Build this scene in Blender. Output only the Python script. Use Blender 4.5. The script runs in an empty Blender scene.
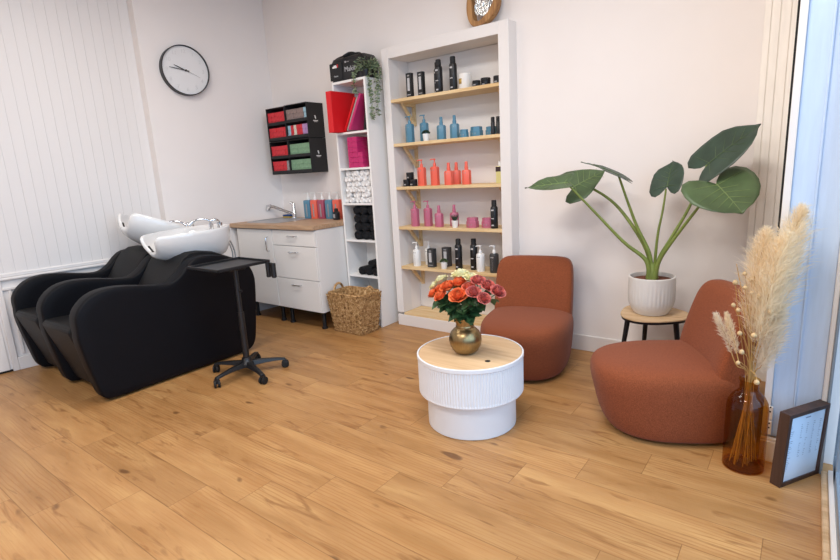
import bpy, bmesh, math, random
from mathutils import Vector, Matrix
PI = math.pi
random.seed(7)
S = bpy.context.scene
COL = S.collection

# ------------------------------------------------------------------ materials
def lin(h):
    h = h.lstrip('#'); o = []
    for i in (0, 2, 4):
        c = int(h[i:i+2], 16)/255
        o.append(c/12.92 if c <= .04045 else ((c+.055)/1.055)**2.4)
    return (o[0], o[1], o[2], 1)
def nn(nt, t, **k):
    n = nt.nodes.new(t)
    for a, v in k.items(): setattr(n, a, v)
    return n
def mat(name, color, rough=.5, metal=0., var=.0, scale=20., bump=0., bscale=None, stretch=None, spec=None, sheen=0., coat=0.):
    m = bpy.data.materials.new(name); m.use_nodes = True; nt = m.node_tree
    b = nt.nodes['Principled BSDF']
    b.inputs['Roughness'].default_value = rough; b.inputs['Metallic'].default_value = metal
    if spec is not None: b.inputs['Specular IOR Level'].default_value = spec
    if sheen: b.inputs['Sheen Weight'].default_value = sheen
    if coat: b.inputs['Coat Weight'].default_value = coat
    c = lin(color)
    tc = nn(nt, 'ShaderNodeTexCoord'); mp = nn(nt, 'ShaderNodeMapping')
    nt.links.new(tc.outputs['Object'], mp.inputs[0])
    if stretch: mp.inputs['Scale'].default_value = stretch
    nz = nn(nt, 'ShaderNodeTexNoise'); nz.inputs['Scale'].default_value = scale; nz.inputs['Detail'].default_value = 4
    nt.links.new(mp.outputs[0], nz.inputs['Vector'])
    if var > 0:
        r = nn(nt, 'ShaderNodeValToRGB')
        r.color_ramp.elements[0].position = .3; r.color_ramp.elements[1].position = .7
        r.color_ramp.elements[0].color = tuple(x*(1-var) for x in c[:3])+(1,)
        r.color_ramp.elements[1].color = tuple(min(1, x*(1+var)) for x in c[:3])+(1,)
        nt.links.new(nz.outputs['Fac'], r.inputs[0]); nt.links.new(r.outputs[0], b.inputs['Base Color'])
    else:
        b.inputs['Base Color'].default_value = c
    if bump > 0:
        n2 = nn(nt, 'ShaderNodeTexNoise'); n2.inputs['Scale'].default_value = bscale or scale; n2.inputs['Detail'].default_value = 3
        nt.links.new(mp.outputs[0], n2.inputs['Vector'])
        bp = nn(nt, 'ShaderNodeBump'); bp.inputs['Strength'].default_value = bump; bp.inputs['Distance'].default_value = .004
        nt.links.new(n2.outputs['Fac'], bp.inputs['Height']); nt.links.new(bp.outputs[0], b.inputs['Normal'])
    return m
def clear(name, tint, refl=.5, rough=.02):
    m = bpy.data.materials.new(name); m.use_nodes = True; nt = m.node_tree
    nt.nodes.remove(nt.nodes['Principled BSDF'])
    out = nt.nodes['Material Output']
    t = nn(nt, 'ShaderNodeBsdfTransparent'); t.inputs[0].default_value = lin(tint)
    g = nn(nt, 'ShaderNodeBsdfGlossy'); g.inputs['Roughness'].default_value = rough
    lw = nn(nt, 'ShaderNodeLayerWeight'); lw.inputs['Blend'].default_value = .5
    pw = nn(nt, 'ShaderNodeMath', operation='POWER'); pw.inputs[1].default_value = 4.
    nt.links.new(lw.outputs['Facing'], pw.inputs[0])
    mu = nn(nt, 'ShaderNodeMath', operation='MULTIPLY_ADD'); mu.inputs[1].default_value = refl; mu.inputs[2].default_value = .035
    nt.links.new(pw.outputs[0], mu.inputs[0])
    mx = nn(nt, 'ShaderNodeMixShader')
    nt.links.new(mu.outputs[0], mx.inputs[0]); nt.links.new(t.outputs[0], mx.inputs[1]); nt.links.new(g.outputs[0], mx.inputs[2])
    nt.links.new(mx.outputs[0], out.inputs[0])
    return m
def wood(name, c1, c2, axis='X', scale=3., rough=.5, knots=0.):
    m = bpy.data.materials.new(name); m.use_nodes = True; nt = m.node_tree; b = nt.nodes['Principled BSDF']
    b.inputs['Roughness'].default_value = rough
    tc = nn(nt, 'ShaderNodeTexCoord'); mp = nn(nt, 'ShaderNodeMapping')
    s = {'X': (1, 12, 12), 'Y': (12, 1, 12), 'Z': (12, 12, 1)}[axis]
    mp.inputs['Scale'].default_value = s
    nt.links.new(tc.outputs['Object'], mp.inputs[0])
    nz = nn(nt, 'ShaderNodeTexNoise'); nz.inputs['Scale'].default_value = scale; nz.inputs['Detail'].default_value = 6; nz.inputs['Distortion'].default_value = .6
    nt.links.new(mp.outputs[0], nz.inputs['Vector'])
    r = nn(nt, 'ShaderNodeValToRGB'); r.color_ramp.elements[0].position = .3; r.color_ramp.elements[1].position = .65
    r.color_ramp.elements[0].color = lin(c2); r.color_ramp.elements[1].color = lin(c1)
    nt.links.new(nz.outputs['Fac'], r.inputs[0]); nt.links.new(r.outputs[0], b.inputs['Base Color'])
    return m

def floor_mat():
    m = bpy.data.materials.new('oak_laminate'); m.use_nodes = True; nt = m.node_tree; L = nt.links.new
    b = nt.nodes['Principled BSDF']
    tc = nn(nt, 'ShaderNodeTexCoord'); sp = nn(nt, 'ShaderNodeSeparateXYZ'); L(tc.outputs['Object'], sp.inputs[0])
    def M(op, a, bb=None, c=None):
        n = nn(nt, 'ShaderNodeMath', operation=op)
        for i, v in enumerate((a, bb, c)):
            if v is None: continue
            if isinstance(v, (int, float)): n.inputs[i].default_value = v
            else: L(v, n.inputs[i])
        return n.outputs[0]
    X, Y = sp.outputs[0], sp.outputs[1]
    rw = M('DIVIDE', M('SUBTRACT', Y, 1.218), .181)
    k = M('FLOOR', rw); fr = M('SUBTRACT', rw, k)
    u = M('DIVIDE', M('SUBTRACT', M('ADD', X, 1.61), M('MULTIPLY', k, .225)), .9)
    j = M('FLOOR', u); fu = M('SUBTRACT', u, j)
    # seam mask
    dy = M('MULTIPLY', M('MINIMUM', fr, M('SUBTRACT', 1., fr)), .181)
    dx = M('MULTIPLY', M('MINIMUM', fu, M('SUBTRACT', 1., fu)), .9)
    d = M('MINIMUM', dx, dy)
    seam = M('SUBTRACT', 1., M('MINIMUM', M('DIVIDE', d, .0022), 1.))
    # per plank random
    cb = nn(nt, 'ShaderNodeCombineXYZ'); L(j, cb.inputs[0]); L(k, cb.inputs[1])
    wn = nn(nt, 'ShaderNodeTexWhiteNoise', noise_dimensions='2D'); L(cb.outputs[0], wn.inputs['Vector'])
    wsep = nn(nt, 'ShaderNodeSeparateColor'); L(wn.outputs['Color'], wsep.inputs[0])
    # plank-local coordinates with random shift
    cv = nn(nt, 'ShaderNodeCombineXYZ')
    L(M('ADD', X, M('MULTIPLY', wsep.outputs[0], 37.)), cv.inputs[0])
    L(M('ADD', Y, M('MULTIPLY', wsep.outputs[1], 11.)), cv.inputs[1])
    L(M('MULTIPLY', wsep.outputs[2], 9.), cv.inputs[2])
    def noise(scale, sc, det=5, dist=0.):
        mp = nn(nt, 'ShaderNodeMapping'); mp.inputs['Scale'].default_value = sc; L(cv.outputs[0], mp.inputs[0])
        nz = nn(nt, 'ShaderNodeTexNoise'); nz.inputs['Scale'].default_value = scale; nz.inputs['Detail'].default_value = det
        nz.inputs['Distortion'].default_value = dist; L(mp.outputs[0], nz.inputs['Vector']); return nz.outputs['Fac']
    def ramp(f, stops):
        r = nn(nt, 'ShaderNodeValToRGB'); e = r.color_ramp.elements
        e[0].position, e[0].color = stops[0][0], stops[0][1]; e[1].position, e[1].color = stops[-1][0], stops[-1][1]
        for p, c in stops[1:-1]:
            q = e.new(p); q.color = c
        L(f, r.inputs[0]); return r.outputs[0]
    def mix(f, a, c, mode='MIX'):
        n = nn(nt, 'ShaderNodeMix', data_type='RGBA', blend_type=mode)
        if isinstance(f, (int, float)): n.inputs[0].default_value = f
        else: L(f, n.inputs[0])
        for i, v in ((6, a), (7, c)):
            if isinstance(v, tuple): n.inputs[i].default_value = v
            else: L(v, n.inputs[i])
        return n.outputs[2]
    base = ramp(noise(2.2, (1, 5, 1), 4, .3), [(.3, lin('#9F7444')), (.5, lin('#B08453')), (.72, lin('#BF9560'))])
    # fine fibre
    fib = noise(7., (1.2, 42, 1), 3)
    base = mix(M('MULTIPLY', M('SUBTRACT', .62, fib), 1.1), base, lin('#A8743F'))
    # cathedral rings
    mp = nn(nt, 'ShaderNodeMapping'); mp.inputs['Scale'].default_value = (.9, 6, 1); L(cv.outputs[0], mp.inputs[0])
    wv = nn(nt, 'ShaderNodeTexWave', wave_type='BANDS', bands_direction='Y'); wv.inputs['Scale'].default_value = 3.0
    wv.inputs['Distortion'].default_value = 7.; wv.inputs['Detail'].default_value = 2; wv.inputs['Detail Scale'].default_value = .9
    L(mp.outputs[0], wv.inputs['Vector'])
    line = M('POWER', wv.outputs['Fac'], 5.)
    gate = ramp(noise(1.3, (1, 3, 1), 2), [(.40, (0, 0, 0, 1)), (.56, (1, 1, 1, 1))])
    base = mix(M('MULTIPLY', M('MULTIPLY', line, gate), .62), base, lin('#A06C3A'))
    # dark cracks and knots
    st = ramp(noise(3.0, (1, 6.5, 1), 4, 1.3), [(.575, (0, 0, 0, 1)), (.70, (1, 1, 1, 1))])
    base = mix(M('MULTIPLY', st, .62), base, lin('#7E5026'))
    kn = ramp(noise(6.0, (1, 2.0, 1), 1), [(.735, (0, 0, 0, 1)), (.80, (1, 1, 1, 1))])
    base = mix(M('MULTIPLY', kn, .75), base, lin('#5A3618'))
    tone = M('ADD', M('MULTIPLY', wsep.outputs[1], .16), .92)
    hv = nn(nt, 'ShaderNodeHueSaturation'); L(base, hv.inputs['Color']); L(tone, hv.inputs['Value'])
    base = mix(M('MULTIPLY', seam, .75), hv.outputs[0], lin('#6B4520'))
    L(base, b.inputs['Base Color'])
    b.inputs['Roughness'].default_value = .42; b.inputs['Specular IOR Level'].default_value = .45
    bp = nn(nt, 'ShaderNodeBump'); bp.inputs['Strength'].default_value = .12; bp.inputs['Distance'].default_value = .002
    L(M('SUBTRACT', fib, M('MULTIPLY', seam, 2.)), bp.inputs['Height']); L(bp.outputs[0], b.inputs['Normal'])
    return m

def fabric(name, c, c2, var=.2):
    m = bpy.data.materials.new(name); m.use_nodes = True; nt = m.node_tree; L = nt.links.new; b = nt.nodes['Principled BSDF']
    b.inputs['Roughness'].default_value = .95; b.inputs['Sheen Weight'].default_value = .1; b.inputs['Specular IOR Level'].default_value = .15
    tc = nn(nt, 'ShaderNodeTexCoord'); mp = nn(nt, 'ShaderNodeMapping'); mp.inputs['Scale'].default_value = (1, 1, .45); L(tc.outputs['Object'], mp.inputs[0])
    n1 = nn(nt, 'ShaderNodeTexNoise'); n1.inputs['Scale'].default_value = 420; n1.inputs['Detail'].default_value = 2; L(mp.outputs[0], n1.inputs['Vector'])
    n2 = nn(nt, 'ShaderNodeTexVoronoi'); n2.inputs['Scale'].default_value = 330; L(tc.outputs['Object'], n2.inputs['Vector'])
    r = nn(nt, 'ShaderNodeValToRGB'); r.color_ramp.elements[0].position = .32; r.color_ramp.elements[1].position = .68
    r.color_ramp.elements[0].color = lin(c2); r.color_ramp.elements[1].color = lin(c)
    L(n1.outputs['Fac'], r.inputs[0]); L(r.outputs[0], b.inputs['Base Color'])
    bp = nn(nt, 'ShaderNodeBump'); bp.inputs['Strength'].default_value = .35; bp.inputs['Distance'].default_value = .0015
    L(n2.outputs['Distance'], bp.inputs['Height']); L(bp.outputs[0], b.inputs['Normal'])
    return m

def fluff(name, c):
    m = bpy.data.materials.new(name); m.use_nodes = True; nt = m.node_tree; L = nt.links.new
    nt.nodes.remove(nt.nodes['Principled BSDF']); out = nt.nodes['Material Output']
    tc = nn(nt, 'ShaderNodeTexCoord'); nz = nn(nt, 'ShaderNodeTexNoise'); nz.inputs['Scale'].default_value = 25; L(tc.outputs['Object'], nz.inputs['Vector'])
    r = nn(nt, 'ShaderNodeValToRGB'); cc = lin(c); r.color_ramp.elements[0].position = .3; r.color_ramp.elements[1].position = .7
    r.color_ramp.elements[0].color = (cc[0]*.95, cc[1]*.92, cc[2]*.88, 1); r.color_ramp.elements[1].color = cc; L(nz.outputs['Fac'], r.inputs[0])
    d = nn(nt, 'ShaderNodeBsdfDiffuse'); t = nn(nt, 'ShaderNodeBsdfTranslucent'); mx = nn(nt, 'ShaderNodeMixShader'); mx.inputs[0].default_value = .55
    L(r.outputs[0], d.inputs[0]); L(r.outputs[0], t.inputs[0]); L(d.outputs[0], mx.inputs[1]); L(t.outputs[0], mx.inputs[2]); L(mx.outputs[0], out.inputs[0])
    return m
def seagrass():
    m = bpy.data.materials.new('woven_seagrass'); m.use_nodes = True; nt = m.node_tree; L = nt.links.new; b = nt.nodes['Principled BSDF']
    b.inputs['Roughness'].default_value = .8
    tc = nn(nt, 'ShaderNodeTexCoord')
    n1 = nn(nt, 'ShaderNodeTexNoise'); n1.inputs['Scale'].default_value = 45; n1.inputs['Detail'].default_value = 3; L(tc.outputs['Object'], n1.inputs['Vector'])
    r = nn(nt, 'ShaderNodeValToRGB'); e = r.color_ramp.elements
    e[0].position = .3; e[0].color = lin('#6E4C28'); e[1].position = .72; e[1].color = lin('#D9B887')
    q = e.new(.5); q.color = lin('#B58B58')
    L(n1.outputs['Fac'], r.inputs[0]); L(r.outputs[0], b.inputs['Base Color'])
    return m

M = dict(
    wall=mat('wall_paint', '#EFE9E5', .85, var=.012, scale=3, bump=.05, bscale=120),
    trim=mat('trim_paint', '#E8E4E1', .45, bump=.03, bscale=30),
    cream=mat('cream_paint', '#F5F0E8', .5, var=.03, scale=6, stretch=(8, 8, 1)),
    bluelit=mat('white_paint_daylight_tint', '#C6DAF4', .5, var=.04, scale=6, stretch=(9, 9, 1)),  # white panel paint with the blue daylight cast put into its colour
    white=mat('white_lacquer', '#F1EFEC', .35),
    cab=mat('cabinet_white', '#EFECE8', .4),
    shade=mat('dark_gap', '#1C1B1A', .9),
    black=mat('black_plastic', '#17181B', .42, bump=.04, bscale=200),
    matte=mat('black_card', '#1B1B1D', .7),
    leather=mat('black_leatherette', '#08090F', .55, var=.12, scale=60, bump=.07, bscale=260, spec=.18),
    seatcloth=mat('black_seat_vinyl', '#131315', .62, var=.1, scale=90, bump=.06, bscale=240, spec=.3),
    ceramic=mat('white_ceramic', '#E6E6E5', .12, coat=.4),
    chrome=mat('chrome', '#D5D7DA', .12, 1.),
    steel=mat('brushed_steel', '#B9BABB', .3, 1., bump=.03, bscale=300, stretch=(1, 20, 1)),
    oakTop=wood('worktop_oak', '#C6A585', '#A98566', 'X', 3.5, .5),
    oakTable=wood('table_top_oak', '#DBBB92', '#C6A279', 'X', 2.2, .5),
    pine=wood('pine_shelf', '#E9CFA2', '#D9B57E', 'X', 2.5, .55),
    stool=wood('stool_oak', '#D2B48E', '#B4926A', 'X', 3., .55),
    walnut=wood('walnut_frame', '#4B3329', '#35231C', 'Z', 3., .5),
    slab=wood('slab_wood', '#B98A55', '#80552C', 'Z', 4., .6),
    rust=fabric('rust_boucle', '#995536', '#733C25'),
    grass=seagrass(),
    tablewhite=mat('table_white', '#E4E6EA', .4),
    gold=mat('brushed_brass', '#9C8660', .3, 1., var=.12, scale=14, stretch=(10, 10, .3)),
    pot=mat('pot_ceramic', '#D9D6D1', .6, bump=.03, bscale=80),
    soil=mat('terracotta_soil', '#6A3A24', .95, var=.4, scale=60, bump=.6, bscale=90),
    leafdark=mat('leaf_dark', '#2E4234', .42, var=.25, scale=14),
    leafmid=mat('leaf_mid', '#4A5F3C', .42, var=.22, scale=12),
    leafedge=mat('leaf_brown_tip', '#2A2A1E', .6),
    veinm=mat('leaf_vein', '#70844F', .5), stem=mat('stem_green', '#76863F', .5, var=.2, scale=12),
    roseleaf=mat('rose_leaf', '#335430', .5, var=.3, scale=30),
    vine=mat('vine_leaf', '#7A8A6C', .7, var=.4, scale=40),
    orange=mat('petal_orange', '#F07440', .6, var=.28, scale=40),
    creamp=mat('petal_cream', '#EDE6B8', .6, var=.12, scale=40),
    redp=mat('petal_red', '#C9685E', .6, var=.5, scale=90),
    salmon=mat('petal_salmon', '#D9694F', .6, var=.3, scale=50),
    pampas=fluff('pampas', '#FDF0D6'), pampasw=fluff('pampas_pale', '#FAF0DE'),
    drystem=mat('dry_stem', '#C49A5A', .8, var=.2, scale=20),
    ball=mat('dry_ball', '#CFB183', .8, var=.2, scale=60),
    amber=clear('amber_glass', '#E2C078', .5),
    glazing=clear('window_glass', '#E9F1F7', .8),
    blue=mat('blue_bottle', '#54869F', .4), coral=mat('coral_bottle', '#EE6A55', .4), pinkb=mat('pink_bottle', '#BF6A84', .4),
    rasp=mat('raspberry_bottle', '#A84A62', .4), whiteb=mat('white_bottle', '#EDEDEB', .3), charcoal=mat('charcoal_card', '#3A3A3C', .5),
    candle=mat('candle_white', '#EFECE6', .3), goldlab=mat('gold_label', '#C6A55A', .4, .3),
    greylab=mat('grey_print', '#9A9A9C', .6), silverlab=mat('silver_print', '#BFC0C2', .5),
    yellowliq=mat('yellow_liquid', '#D8CE8C', .2), darklab=mat('dark_label', '#3B2A2A', .6),
    red=mat('red_binder', '#D9121C', .5), redbox=mat('red_carton', '#CF2E38', .6, var=.15, scale=40), taupe=mat('taupe_carton', '#8E7B76', .6, var=.15, scale=50),
    green=mat('green_carton', '#7FA382', .6, var=.15, scale=50), lilac=mat('lilac_carton', '#B58FC0', .6, var=.1, scale=50), paleblue=mat('pale_blue_carton', '#9EC3D2', .6, var=.1, scale=50),
    creamc=mat('cream_carton', '#D9D3C4', .6, var=.15, scale=60), greyc=mat('grey_carton', '#9A9696', .6, var=.2, scale=60),
    magenta=mat('magenta_carton', '#C02468', .5, var=.12, scale=30), pinkf=mat('pink_folder', '#C5306F', .5), greyf=mat('grey_folder', '#A79F9A', .6),
    towelw=mat('white_towel', '#F0EEEC', .95, var=.04, scale=80, bump=.5, bscale=300), towelb=mat('black_towel', '#121317', .95, var=.3, scale=90, bump=.6, bscale=260),
    clockface=mat('clock_face', '#E6E6E6', .35), clocknum=mat('clock_numeral', '#DADADA', .5),
    paper=mat('paper_sky_tint', '#D2E5F8', .25), ink=mat('print_ink', '#8090A8', .7),  # paper's blue is the sky reflection on the print, put into its colour
    sponge=mat('sponge_yellow', '#E0C040', .9, bump=.4, bscale=200), spongeb=mat('sponge_blue', '#2B4F8F', .9),
    silver=mat('silver_cast', '#C9C9C6', .25, .9, bump=.4, bscale=60), whiteprint=mat('white_print', '#E6E6E6', .6), redprint=mat('red_print', '#C0222A', .6),
    alu=mat('frame_grey', '#8FA0B0', .4, .4), pave=mat('pavement', '#6D7680', .9, var=.15, scale=8), rubber=mat('rubber', '#101112', .7),
)
M['floor'] = floor_mat()

# ------------------------------------------------------------------ mesh helpers
def nb(): return bmesh.new()
def box(bm, x0, x1, y0, y1, z0, z1, mtx=None):
    v = [bm.verts.new(p) for p in ((x0,y0,z0),(x1,y0,z0),(x1,y1,z0),(x0,y1,z0),(x0,y0,z1),(x1,y0,z1),(x1,y1,z1),(x0,y1,z1))]
    for f in ((0,3,2,1),(4,5,6,7),(0,1,5,4),(1,2,6,5),(2,3,7,6),(3,0,4,7)): bm.faces.new([v[i] for i in f])
    if mtx: bmesh.ops.transform(bm, matrix=mtx, verts=v)
    return v
def loft(bm, rings, closed=True, cap0=True, cap1=True):
    R = [[bm.verts.new(p) for p in r] for r in rings]
    n = len(R[0])
    for a, b in zip(R, R[1:]):
        for i in range(n if closed else n-1):
            j = (i+1) % n
            bm.faces.new((a[i], a[j], b[j], b[i]))
    if cap0: bm.faces.new(list(reversed(R[0])))
    if cap1: bm.faces.new(R[-1])
    return R
def lathe(bm, prof, n=32, c=(0, 0, 0), mtx=None, cap0=True, cap1=True, rfun=None):
    rings = []
    for r, z in prof:
        rings.append([(c[0]+r*(rfun(i, z) if rfun else 1)*math.cos(2*PI*i/n), c[1]+r*(rfun(i, z) if rfun else 1)*math.sin(2*PI*i/n), c[2]+z) for i in range(n)])
    R = loft(bm, rings, True, cap0, cap1)
    if mtx: bmesh.ops.transform(bm, matrix=mtx, verts=[v for r in R for v in r])
    return R
def tube(bm, pts, rad, n=8, cap=True):
    pts = [Vector(p) for p in pts]
    if not isinstance(rad, (list, tuple)): rad = [rad]*len(pts)
    rings = []; up = None
    for i, p in enumerate(pts):
        t = (pts[min(i+1, len(pts)-1)]-pts[max(i-1, 0)]).normalized()
        if up is None:
            up = Vector((0, 0, 1)) if abs(t.z) < .9 else Vector((1, 0, 0))
        a = t.cross(up)
        if a.length < 1e-5: a = t.cross(Vector((0, 1, 0)))
        a.normalize(); b = t.cross(a).normalized(); up = -b if False else a.cross(t).normalized()
        rings.append([p+rad[i]*(math.cos(2*PI*k/n)*a+math.sin(2*PI*k/n)*b) for k in range(n)])
    loft(bm, rings, True, cap, cap)
def bez(p0, p1, p2, n=10):
    p0, p1, p2 = Vector(p0), Vector(p1), Vector(p2)
    return [(1-t)**2*p0+2*t*(1-t)*p1+t*t*p2 for t in [i/n for i in range(n+1)]]
def catmull(P, n=6):
    P = [Vector(p) for p in P]; o = []
    for i in range(len(P)-1):
        a = P[max(i-1, 0)]; b = P[i]; c = P[i+1]; d = P[min(i+2, len(P)-1)]
        for k in range(n):
            t = k/n
            o.append(.5*((2*b)+(c-a)*t+(2*a-5*b+4*c-d)*t*t+(3*b-a-3*c+d)*t**3))
    o.append(P[-1]); return o
def obj(name, bm, m, parent=None, smooth=40, bevel=0, seg=2, sub=0, solid=0, loc=None):
    bmesh.ops.recalc_face_normals(bm, faces=bm.faces)
    me = bpy.data.meshes.new(name); bm.to_mesh(me); bm.free()
    if smooth:
        me.polygons.foreach_set('use_smooth', [True]*len(me.polygons))
        me.set_sharp_from_angle(angle=math.radians(smooth))
        for p in me.polygons:
            if len(p.vertices) > 12: p.use_smooth = False
    for mm in (m if isinstance(m, (list, tuple)) else [m]): me.materials.append(mm)
    o = bpy.data.objects.new(name, me); COL.objects.link(o)
    if parent: o.parent = parent
    if loc: o.location = loc
    if solid:
        s = o.modifiers.new('solid', 'SOLIDIFY'); s.thickness = solid; s.offset = 0
    if bevel:
        b = o.modifiers.new('bevel', 'BEVEL'); b.width = bevel; b.segments = seg; b.limit_method = 'ANGLE'; b.angle_limit = math.radians(40)
        b.harden_normals = False
    if sub:
        s = o.modifiers.new('sub', 'SUBSURF'); s.levels = sub; s.render_levels = sub
    return o
def tag(o, label, cat, group=None):
    o['label'] = label; o['category'] = cat
    if group: o['group'] = group
    return o
def thing(name, label, cat, loc=(0, 0, 0), rz=0, group=None):
    o = bpy.data.objects.new(name, None); COL.objects.link(o); o.location = loc; o.rotation_euler = (0, 0, rz)
    o.empty_display_size = .1
    return tag(o, label, cat, group)
def struct(name, bm, m, **k):
    o = obj(name, bm, m, **k); o['kind'] = 'structure'; return o
def dup(root, loc=None, rz=None, label=None, group=None):
    def cp(o, par):
        c = o.copy(); COL.objects.link(c)
        if par: c.parent = par
        for ch in o.children: cp(ch, c)
        return c
    r = cp(root, None)
    if loc: r.location = loc
    if rz is not None: r.rotation_euler = (0, 0, rz)
    if label: r['label'] = label
    if group: r['group'] = group
    return r
def lettering(name, body, size, m, parent, loc, rot, ext=.0004):
    cu = bpy.data.curves.new(name, 'FONT'); cu.body = body; cu.size = size; cu.align_x = 'CENTER'; cu.align_y = 'CENTER'; cu.extrude = ext
    cu.materials.append(m)
    tmp = bpy.data.objects.new(name+'_curve', cu); COL.objects.link(tmp)
    me = bpy.data.meshes.new_from_object(tmp.evaluated_get(bpy.context.evaluated_depsgraph_get()))
    bpy.data.objects.remove(tmp); bpy.data.curves.remove(cu)
    o = bpy.data.objects.new(name, me); COL.objects.link(o); o.parent = parent; o.location = loc; o.rotation_euler = rot
    return o
def W(bm, off):
    bmesh.ops.translate(bm, vec=(-off[0], -off[1], -off[2]), verts=bm.verts); return bm
def se(a, e):
    c, s = math.cos(a), math.sin(a)
    return (math.copysign(abs(c)**(2/e), c), math.copysign(abs(s)**(2/e), s))

# ------------------------------------------------------------------ room
XC, YB, YR, ZC = -4.40, 3.48, 3.48, 3.05
YN = 3.62                                   # back of the niche recess
SL = math.atan(.112)                        # the left wall runs slightly out of square
def XL(y): return XC-(3.48-y)*.112
def slant(bm, dx=0.):
    for v in bm.verts: v.co.x += XL(v.co.y)+dx
    return bm
XP = 0.
FX0, FX1, FZ = -2.838, -1.712, 2.283        # niche surround
IX0, IX1, IZ0, IZ1 = -2.769, -1.792, .117, 2.203
bm = nb(); box(bm, -6.2, .17, -3.6, YB+.3, -.08, 0); struct('floor', bm, M['floor'], smooth=0)
bm = nb(); box(bm, -6.2, .3, -3.6, YB+.3, ZC, ZC+.08); struct('ceiling', bm, M['wall'], smooth=0)
bm = nb(); box(bm, -.25, 0, 2.29, YB+.2, 0, ZC); struct('wall_left', slant(bm), M['wall'], smooth=0)
# back wall with the niche recess cut into it
bm = nb(); box(bm, XC-.3, IX0-.002, YB, YB+.2, 0, ZC); box(bm, IX1+.002, -.088, YB, YB+.2, 0, ZC); box(bm, IX0-.002, IX1+.002, YB, YB+.2, IZ1+.002, ZC); box(bm, IX0-.002, IX1+.002, YN+.002, YB+.2, 0, IZ1+.002); box(bm, IX0-.002, IX1+.002, YB, YN+.002, 0, IZ0-.022)
struct('wall_back', bm, M['wall'], smooth=0)
bm = nb(); box(bm, -6.2, .3, -3.7, -3.6, 0, ZC); struct('wall_front', bm, M['wall'], smooth=0)
# tongue and groove panelled wall on the left, set back a little
PD = -.085
bm = nb()
y = 1.055; pitch = .0725
while y < 2.28:
    y1 = min(y+pitch, 2.29)
    box(bm, -.02, 0, y+.0012, y1-.0012, .74, ZC); y = y1
box(bm, -.1, -.003, 1.0, 2.29, 0, ZC)
struct('wall_panelled', slant(bm, PD), M['trim'], smooth=0)
bm = nb(); box(bm, -.1, -.006, -3.6, 1.0, 0, ZC); struct('wall_side', slant(bm, PD), M['trim'], smooth=0)
bm = nb(); box(bm, -.004, .024, 1.055, 2.29, .695, .715); box(bm, -.004, .014, 1.055, 2.29, .715, .745)
struct('trim_1', slant(bm, PD), M['trim'], bevel=.006)
bm = nb()
box(bm, -.004, .016, 1.055, 1.095, 0, .695); box(bm, -.004, .016, 1.095, 2.29, .62, .64); box(bm, -.004, .010, 1.13, 1.148, .12, .62)
struct('trim_2', slant(bm, PD), M['trim'], bevel=.004)
bm = nb(); box(bm, -.004, .018, 1.095, 2.29, 0, .1); struct('baseboard_left', slant(bm, PD), M['trim'], bevel=.004)
bm = nb(); box(bm, -.03, .008, .1, 1.04, .015, 2.15); d = struct('door_1', slant(bm, PD), M['trim'], bevel=.004)
bm = nb(); box(bm, -.03, .002, .1, 1.055, .0, .016); struct('door_gap_shade', slant(bm, PD), M['shade'], smooth=0)  # dark strip painted for the shade in the gap under the door
# baseboard on the right wall
bm = nb(); box(bm, FX1, -.272, YR-.014, YR, 0, .115); struct('baseboard_back', bm, M['trim'], bevel=.004)

# ------------------------------------------------------------------ niche surround and shelves
t = thing('niche_shelving', 'tall white built-in display niche with five pine shelves', 'shelving', (FX0, 3.36, 0))
O = (FX0, 3.36, 0)
bm = nb(); YF = 3.36
box(bm, FX0, IX0, YF, YB, IZ0, FZ); box(bm, IX1, FX1, YF, YB, IZ0, FZ); box(bm, IX0, IX1, YF, YB, IZ1, FZ)
box(bm, IX0, IX1, YN-.006, YN, IZ0, IZ1)
obj('surround', W(bm, O), M['trim'], t, smooth=0, bevel=.002)
bm = nb(); box(bm, FX0, FX1, YF, YB, 0, IZ0-.02); obj('plinth', W(bm, O), M['trim'], t, smooth=0, bevel=.003)
SH = [1.893, 1.549, 1.202, .871, .531]
for z in SH:
    bm = nb(); box(bm, IX0, IX1, YF+.002, YN-.007, z-.024, z)
    s = obj('shelf', W(bm, O), M['pine'], t, smooth=0, bevel=.002)
    for bx in (IX0+.035, IX1-.06):
        bm = nb(); yb = YN-.007
        box(bm, bx, bx+.024, yb-.022, yb, z-.2, z-.024); box(bm, bx, bx+.024, yb-.17, yb-.022, z-.046, z-.024)
        r = [(yb-.165, z-.046), (yb-.135, z-.046), (yb-.022, z-.165), (yb-.022, z-.195)]
        loft(bm, [[(bx+.003, a, b) for a, b in r], [(bx+.021, a, b) for a, b in r]])
        obj('bracket', W(bm, O), M['pine'], s, smooth=0)
bm = nb(); box(bm, IX0, IX1, YF+.004, YN-.007, IZ0-.02, IZ0); obj('shelf', W(bm, O), M['pine'], t, smooth=0, bevel=.002)

# ------------------------------------------------------------------ right side : pilaster, reveal, shopfront
YP = 2.53
bm = nb(); box(bm, -.088, .17, YP+.08, YB+.2, 0, ZC); struct('wall_right', bm, M['wall'], smooth=0)
# fluted pilaster in the back corner
bm = nb()
box(bm, -.272, -.088, YB-.03, YB+.02, 0, ZC)
for a, b in ((-.272, -.243), (-.2395, -.203), (-.1995, -.158), (-.1545, -.088)): box(bm, a, b, YB-.036, YB-.028, .1, ZC)
struct('trim_4', bm, M['cream'], bevel=.002)
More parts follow.
